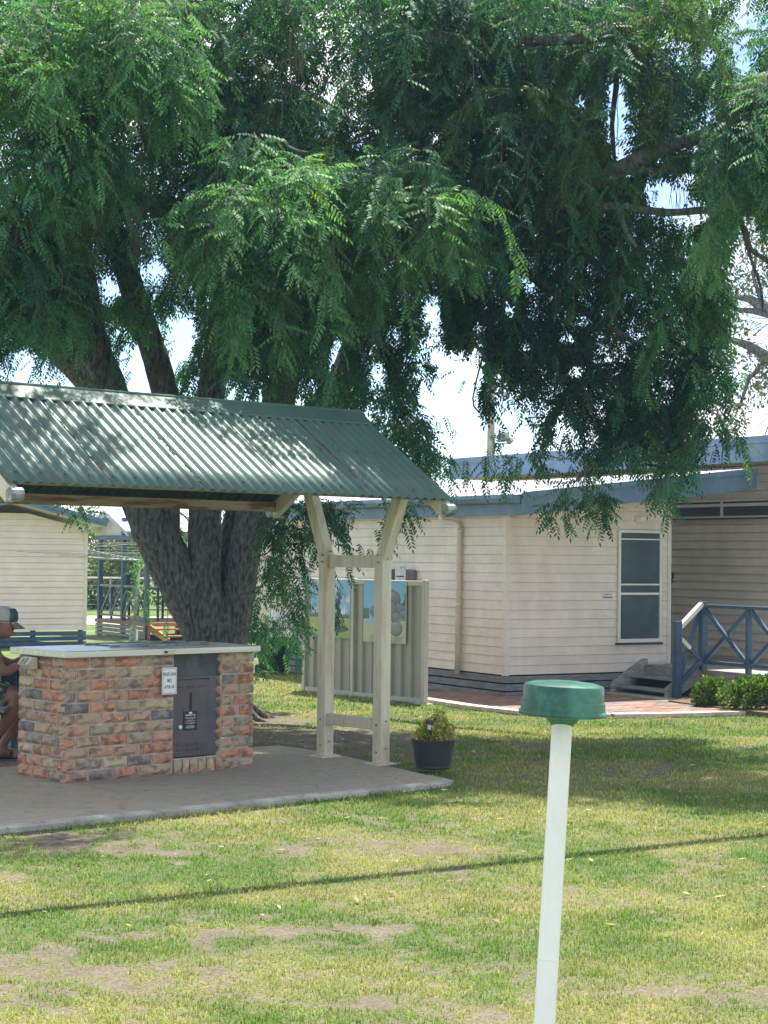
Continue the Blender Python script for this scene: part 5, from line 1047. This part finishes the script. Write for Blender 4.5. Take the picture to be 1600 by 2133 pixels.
def foliage(clusters, name, TM, seed, spacing=0.055, fine=True, gaps=True, scale=1.0):
    # clusters: (centre Vector, radius, nstrands, strand length, tint)
    g = np.random.default_rng(seed); FB = []; FD = []; FC = []; tw = MB()
    for (c, rad, ns, sl_, tint) in clusters:
        base = np.array(LEAFC[tint])
        ctint = base * g.uniform(.72, 1.35)
        for s in range(ns):
            az = g.uniform(0, 2 * math.pi); ct2 = ctint * g.uniform(.75, 1.3); out = np.array([math.cos(az), math.sin(az), 0.0]); r_ = rad * math.sqrt(g.random())
            p = np.array(c) + out * r_ * 0.35 + np.array([0, 0, rad * .5 * (g.random() - .3)]); L_ = sl_ * g.choice([.35, .6, .9, 1.1, 1.5]) * g.uniform(.8, 1.15)
            n_ = max(3, int(L_ / spacing)); dirv = out * g.uniform(.8, 1.7) + np.array([0, 0, g.uniform(.1, 1.0)]); pts = [p.copy()]
            for i in range(n_):
                t = i / n_; d = dirv * (1 - t) ** 1.4 * (rad / .35) + np.array([g.normal(0, .12), g.normal(0, .12), -0.25 - 1.25 * t]); d /= np.linalg.norm(d); p = p + d * spacing
                pts.append(p.copy()); side = (1 if i % 2 else -1); a2 = az + side * g.uniform(.4, 1.7); dr_ = g.uniform(-1.0, .55) - 0.6 * t
                FB.append(p.copy()); FD.append((math.cos(a2), math.sin(a2), dr_)); 
                y_ = g.random(); cc = ct2 * g.uniform(.75, 1.3)
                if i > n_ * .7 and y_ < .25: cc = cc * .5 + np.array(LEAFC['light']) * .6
                if y_ > .996: cc = np.array(LEAFC['yellow'])
                FC.append(cc)
            if fine and g.random() < .6:
                st_ = max(1, len(pts) // 4); pq_ = pts[::st_]
                if len(pq_) > 1 and not gap_kill(np.array(pq_), g).any(): tw.tube(pq_, 0.0035, 3, cap=False)
    FB = np.array(FB); FD = np.array(FD); FC = np.array(FC)
    if gaps:
        k_ = ~gap_kill(FB + FD * 0.1, g); FB = FB[k_]; FD = FD[k_]; FC = FC[k_]
    FD /= np.linalg.norm(FD, axis=1)[:, None]; up = np.array([0, 0, 1.0])[None] + g.normal(0, .25, FD.shape)
    sd = np.cross(up, FD); sd /= np.linalg.norm(sd, axis=1)[:, None]; nn = np.cross(FD, sd)
    ti = g.integers(0, len(TM), len(FB)); Vs = []; Ts = []; Cs = []; off = 0; sc_ = g.uniform(.75, 1.15, len(FB)) * scale
    for k in range(len(TM)):
        m_ = ti == k; tv, tf = TM[k]; n_ = m_.sum()
        M_ = np.stack([FD[m_], sd[m_], nn[m_]], 1)       # n,3,3 rows
        v = FB[m_][:, None] + np.einsum('vj,njk->nvk', tv, M_) * sc_[m_][:, None, None]
        Vs.append(v.reshape(-1, 3)); Ts.append((tf[None] + (np.arange(n_) * len(tv))[:, None, None] + off).reshape(-1, 3)); off += n_ * len(tv)
        Cs.append(np.repeat(FC[m_], len(tv), 0))
    V = np.concatenate(Vs) - np.array(TO)[None]
    me_ = np_mesh(name, V, Ft=np.concatenate(Ts)); set_col(me_, 'tint', np.concatenate(Cs)); o = link_mesh(name, me_, m_leaf, tr)
    if tw.v:
        tw.v = [tuple(Vector(v) - TO) for v in tw.v]; tag(tw.build('twigs', m_twig, tr), kind='stuff')
    return o, len(FB)
CL = []; g = random.Random(77)
def region(n_, x0, x1, y0, y1, Y0, Y1, rad, ns, sl_, tints, test=None):
    for _ in range(n_):
        for _t in range(20):
            x = g.uniform(x0, x1); y = g.uniform(y0, y1)
            if test is None or test(x, y): break
        CL.append((atY(x, y, g.uniform(Y0, Y1)), g.uniform(.7, 1.2) * rad, ns, sl_, g.choice(tints)))
# front, tinted as sunlit: upper-left mass with tongues
region(38, -40, 370, -10, 230, 14.0, 15.6, .30, 10, .70, ['light', 'light', 'mid'], lambda x, y: not (x > 250 and y > 200))
region(7, 60, 200, 250, 350, 14.2, 15.2, .22, 9, .55, ['light', 'mid']); region(6, 110, 180, 300, 370, 14.4, 15.2, .16, 8, .4, ['light'])
region(12, -30, 110, 430, 560, 14.6, 15.8, .24, 9, .6, ['mid', 'light', 'dark']); region(10, -20, 130, 560, 640, 15, 16, .22, 8, .4, ['mid', 'dark'])
# front centre mass
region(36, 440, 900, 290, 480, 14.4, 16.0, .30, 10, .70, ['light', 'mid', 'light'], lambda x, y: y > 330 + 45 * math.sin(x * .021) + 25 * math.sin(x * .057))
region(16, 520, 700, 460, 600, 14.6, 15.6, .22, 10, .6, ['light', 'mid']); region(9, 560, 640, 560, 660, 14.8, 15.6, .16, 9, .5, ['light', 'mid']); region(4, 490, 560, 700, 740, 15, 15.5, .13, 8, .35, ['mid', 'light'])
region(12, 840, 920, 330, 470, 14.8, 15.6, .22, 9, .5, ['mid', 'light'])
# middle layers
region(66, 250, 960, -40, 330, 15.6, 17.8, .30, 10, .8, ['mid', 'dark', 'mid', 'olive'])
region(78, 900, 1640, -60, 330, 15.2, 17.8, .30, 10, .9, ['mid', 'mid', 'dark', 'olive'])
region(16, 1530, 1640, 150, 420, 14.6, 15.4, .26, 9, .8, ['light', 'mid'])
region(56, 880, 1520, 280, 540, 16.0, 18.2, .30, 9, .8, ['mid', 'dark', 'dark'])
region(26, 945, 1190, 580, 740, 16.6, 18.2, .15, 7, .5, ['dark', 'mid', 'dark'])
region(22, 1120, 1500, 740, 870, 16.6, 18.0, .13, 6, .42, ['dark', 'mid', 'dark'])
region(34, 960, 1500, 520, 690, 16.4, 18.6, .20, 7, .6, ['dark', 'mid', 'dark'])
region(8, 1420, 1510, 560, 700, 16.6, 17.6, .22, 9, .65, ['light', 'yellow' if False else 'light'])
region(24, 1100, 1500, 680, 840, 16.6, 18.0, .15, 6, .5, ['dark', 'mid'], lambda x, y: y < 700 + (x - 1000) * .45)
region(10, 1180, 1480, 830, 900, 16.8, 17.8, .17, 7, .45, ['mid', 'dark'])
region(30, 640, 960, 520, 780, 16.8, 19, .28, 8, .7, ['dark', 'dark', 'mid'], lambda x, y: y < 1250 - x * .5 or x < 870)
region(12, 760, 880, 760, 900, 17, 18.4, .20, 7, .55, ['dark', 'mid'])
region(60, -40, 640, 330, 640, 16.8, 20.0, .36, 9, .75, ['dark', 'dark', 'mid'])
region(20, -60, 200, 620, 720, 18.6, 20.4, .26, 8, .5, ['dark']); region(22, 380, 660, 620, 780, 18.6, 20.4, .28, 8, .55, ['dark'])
# tips hanging over the roofs
for (x, y, r_, n_, l_, t) in [(1030, 880, .06, 7, .45, 'mid'), (1025, 830, .09, 6, .3, 'dark'), (1095, 925, .08, 6, .22, 'mid'), (1110, 945, .06, 5, .2, 'mid'), (1195, 1000, .07, 6, .2, 'mid'), (1160, 1040, .06, 6, .22, 'mid'), (1235, 1025, .11, 9, .22, 'mid'), (1255, 1035, .09, 7, .2, 'light'),
                              (1400, 960, .09, 8, .38, 'mid'), (1420, 940, .09, 8, .25, 'mid'), (1375, 1000, .06, 6, .25, 'mid'), (1310, 930, .12, 8, .28, 'mid'), (1330, 880, .14, 8, .35, 'dark'), (1240, 900, .12, 8, .3, 'dark'), (1210, 950, .10, 7, .25, 'mid'), (1150, 870, .10, 7, .25, 'dark'), (1460, 850, .12, 7, .35, 'light'), (1480, 780, .13, 8, .4, 'mid'),
                              (875, 930, .09, 7, .25, 'mid'), (910, 925, .07, 5, .28, 'mid'), (860, 880, .12, 7, .3, 'dark'), (985, 700, .12, 7, .3, 'mid'), (1000, 740, .08, 5, .3, 'mid')]:
    CL.append((atY(x, y, 16.6 + g.uniform(-.3, .3)), r_, n_, l_, t))
# behind the posts, low hanging
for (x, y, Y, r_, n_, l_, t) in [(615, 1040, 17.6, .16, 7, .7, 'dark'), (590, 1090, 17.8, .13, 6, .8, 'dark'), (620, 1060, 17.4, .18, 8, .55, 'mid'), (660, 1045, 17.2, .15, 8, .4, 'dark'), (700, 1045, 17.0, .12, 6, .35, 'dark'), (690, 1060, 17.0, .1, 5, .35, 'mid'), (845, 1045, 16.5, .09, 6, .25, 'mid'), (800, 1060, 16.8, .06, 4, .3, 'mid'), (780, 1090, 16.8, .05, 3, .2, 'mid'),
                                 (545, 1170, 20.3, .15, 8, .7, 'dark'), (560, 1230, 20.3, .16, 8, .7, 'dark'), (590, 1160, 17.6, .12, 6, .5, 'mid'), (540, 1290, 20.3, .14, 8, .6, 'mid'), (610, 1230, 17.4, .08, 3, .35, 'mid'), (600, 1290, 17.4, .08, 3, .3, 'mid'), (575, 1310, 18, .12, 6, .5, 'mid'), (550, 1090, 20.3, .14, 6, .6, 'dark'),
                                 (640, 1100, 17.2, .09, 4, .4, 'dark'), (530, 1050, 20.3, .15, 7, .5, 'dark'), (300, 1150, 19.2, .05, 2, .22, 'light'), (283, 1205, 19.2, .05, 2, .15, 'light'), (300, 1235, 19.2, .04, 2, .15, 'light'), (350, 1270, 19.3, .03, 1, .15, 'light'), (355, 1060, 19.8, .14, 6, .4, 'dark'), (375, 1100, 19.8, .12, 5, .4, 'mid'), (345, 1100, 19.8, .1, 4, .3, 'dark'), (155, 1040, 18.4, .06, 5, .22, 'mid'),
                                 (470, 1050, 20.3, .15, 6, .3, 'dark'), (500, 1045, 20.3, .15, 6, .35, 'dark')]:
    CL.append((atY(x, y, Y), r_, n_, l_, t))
co_, nf = foliage(CL, 'crown', TEM, 5)
print('fronds', nf, 'tris', len(co_.data.polygons))
# upper crown that lies above the picture (coarser, unseen, placed to shape the shade below)
CU = []
for _ in range(85):
    x = g.uniform(-6.2, 3.6); y = g.uniform(16.8, 20.5); z = g.uniform(7.2, 9.4) - 0.05 * ((x + 1) ** 2) * .6
    if x > 0.2 and y > 18.8 and g.random() < .8: continue
    CU.append((Vector((x, y, z)), g.uniform(.4, .8), 9, .8, g.choice(['mid', 'light', 'mid'])))
for _ in range(20): CU.append((Vector((g.uniform(-5.2, -1.4), g.uniform(12.9, 14.3), g.uniform(7.1, 8.2))), g.uniform(.4, .6), 9, .6, 'mid'))  # clusters added out of view to keep sun off the shelter roof
for _ in range(30): CU.append((Vector((g.uniform(-7, -4.6), g.uniform(14.5, 19), g.uniform(3.6, 7))), .5, 9, .8, 'mid'))
for _ in range(30): CU.append((Vector((g.uniform(4.8, 6.6), g.uniform(15, 19), g.uniform(3.8, 7))), .5, 9, .8, 'mid'))
foliage(CU, 'upper_shade_crown', TEMC, 6, spacing=0.10, fine=False, gaps=False)
# dead hanging twigs
dt = MB()
def strand(px, py, Y, L_, n_):
    for _ in range(n_):
        p = atY(px + g.uniform(-14, 14), py, Y + g.uniform(-.1, .1)) - TO; pts = [p]
        for k in range(5): p = p + Vector((g.uniform(-.025, .025), g.uniform(-.02, .02), -L_ / 5 * g.uniform(.7, 1.1))); pts.append(p)
        dt.tube(pts, 0.0028, 3, cap=False)
for a_ in [(285, 430, 15.2, .5, 16), (205, 350, 15.4, .7, 12), (620, 60, 15.5, .45, 14), (600, 120, 15.5, .4, 8), (1120, 170, 16, .7, 12), (1180, 240, 16, .8, 14), (1240, 130, 16, .5, 10), (1275, 200, 16.2, .6, 8), (1420, 300, 16.4, .7, 10), (1500, 420, 16.4, .6, 16), (1110, 850, 16.6, .35, 5), (1220, 960, 16.6, .3, 7), (1050, 780, 16.7, .4, 5), (300, 230, 15.3, .5, 10), (60, 490, 15.5, .5, 10), (420, 480, 16, .6, 12), (1000, 330, 16, .6, 10), (850, 160, 15.8, .5, 8), (1440, 860, 16.8, .4, 8), (480, 60, 15.6, .4, 8)]: strand(*a_)
tag(dt.build('dead_twigs', mat('dead_twig', (0.20, 0.15, 0.12), 0.9), tr), kind='stuff')

# ------------------------------------------------------------------ GUM TREE behind at the right
gt = empty('gum_tree', (9.4, 33, 0), 0, 'sparse brown-grey gum tree behind the flat roofed building', 'tree'); keepTO = TO; TO = Vector((9.4, 33, 0))
def glimb(pts, n=8):
    global tr
    P = [atY(a, b, Y) - TO for a, b, Y, _ in pts]; Rr = [r_ * Y / FPX for _, _, Y, r_ in pts]; MB().tube(P, Rr, n, jit=.05).build('branch', m_bark, gt, smooth=True)
MB().tube([(0, 0, 0), (-.2, 0, 3), (-.3, 0, 6), (-.1, 0, 10)], [.4, .32, .26, .12], 14, jit=.04).build('trunk', m_bark, gt, smooth=True)
glimb([(1800, 880, 33, 14), (1680, 800, 33, 13), (1600, 745, 33, 12), (1560, 720, 33, 10), (1525, 708, 33, 6), (1480, 690, 33, 3)])
glimb([(1800, 760, 33, 16), (1660, 680, 33, 14), (1590, 640, 33, 13), (1560, 622, 33, 9), (1530, 618, 33, 4)]); glimb([(1620, 660, 33, 8), (1570, 648, 33, 7), (1530, 645, 33, 4), (1500, 630, 33, 3)])
glimb([(1750, 600, 33, 14), (1650, 500, 33, 10), (1590, 430, 33, 6), (1540, 380, 33, 4)]); glimb([(1600, 745, 33, 6), (1560, 790, 33, 4), (1540, 850, 33, 3)]); glimb([(1590, 640, 33, 5), (1570, 580, 33, 4), (1575, 520, 33, 3)])
gg = random.Random(5); cs = []
for _ in range(60):
    v = atY(gg.uniform(1440, 1720), gg.uniform(380, 900), 33 + gg.uniform(-.8, .8)) - TO; cs.append((v.x, v.y, v.z, gg.uniform(.18, .42)))
for _ in range(26): cs.append((gg.uniform(-3, 4), gg.uniform(-1, 2), gg.uniform(6, 11), gg.uniform(.4, .9)))
leaf_cloud('crown', cs, 15000, 0.085, [(0.13, 0.12, 0.08), (0.10, 0.12, 0.065), (0.17, 0.14, 0.11), (0.08, 0.10, 0.05)], gt, m_leaf, 4, up=-.6)
tw2 = MB()
for _ in range(170):
    p = atY(gg.uniform(1460, 1620), gg.uniform(380, 900), 33 + gg.uniform(-.6, .6)) - TO; pts = [p]; d = Vector((gg.uniform(-1, 1), gg.uniform(-.3, .3), gg.uniform(-1, .6))).normalized()
    for k in range(4): d = (d + Vector((gg.uniform(-.4, .4), 0, gg.uniform(-.4, .3)))).normalized(); p = p + d * .14; pts.append(p)
    tw2.tube(pts, [.008, .007, .006, .004, .003], 4, cap=False)
tag(tw2.build('twigs', m_twig, gt), kind='stuff')

# fallen leaves on slab, path and lawn
n_ = 1500; gL = np.random.default_rng(8); LX = gL.uniform(-4.5, 4.5, n_); LY = gL.uniform(8, 22, n_)
a_, b_ = loc2(FP, LX, LY); on = (a_ > -6) & (a_ < 2.3) & (b_ > -1.4) & (b_ < 1.1); a2, b2 = loc2(FA, LX, LY)
keep = ~((a_ > -.1) & (a_ < 1.75) & (b_ > -.08) & (b_ < .75)) & (LY < 19.8 + 0 * LX) & (gL.random(n_) < np.where(on, 1.0, .75)); LX = LX[keep]; LY = LY[keep]; on = on[keep]; n_ = len(LX)
LZ = np.where(on, 0.104, gh(LX, LY) + 0.022); az = gL.uniform(0, 6.28, n_); l_ = gL.uniform(.012, .035, n_); d1 = np.stack([np.cos(az), np.sin(az), gL.normal(0, .12, n_)], 1); d2 = np.stack([-np.sin(az), np.cos(az), gL.normal(0, .15, n_)], 1)
P_ = np.stack([LX, LY, LZ + .004], 1); V_ = np.stack([P_ - d1 * l_[:, None], P_ + d2 * l_[:, None] * .35, P_ + d1 * l_[:, None], P_ - d2 * l_[:, None] * .35], 1).reshape(-1, 3)
k_ = np.arange(n_)[:, None] * 4; me_ = np_mesh('fallen_leaves', V_, Ft=np.concatenate([k_ + [0, 1, 2], k_ + [0, 2, 3]]))
cc_ = np.array([(.30, .20, .08), (.20, .13, .06), (.42, .34, .12), (.12, .08, .05), (.5, .45, .3)])[gL.integers(0, 5, n_)]; set_col(me_, 'tint', np.repeat(cc_, 4, 0)); tag(link_mesh('fallen_leaves', me_, m_yellowleaf), 'scattered dry fallen leaves on slab and lawn', 'leaf litter', kind='stuff')

# ------------------------------------------------------------------ HAZE (blue volume added to imitate lens veil and lift dark tones)
hz = MB().box(-70, 70, -12, 130, -1.2, 16).build('veil_haze', None); tag(hz, 'added thin blue box of haze', kind='stuff')
hm = bpy.data.materials.new('veil_haze_air'); hm.use_nodes = True; hn = hm.node_tree.nodes; hn.remove(hn['Principled BSDF'])
pvn_ = hn.new('ShaderNodeVolumePrincipled'); pvn_.inputs['Color'].default_value = (0.45, 0.75, 1.0, 1); pvn_.inputs['Density'].default_value = 0.0008; pvn_.inputs['Anisotropy'].default_value = 0.35
hm.node_tree.links.new(pvn_.outputs[0], hn['Material Output'].inputs['Volume']); hz.data.materials.append(hm)
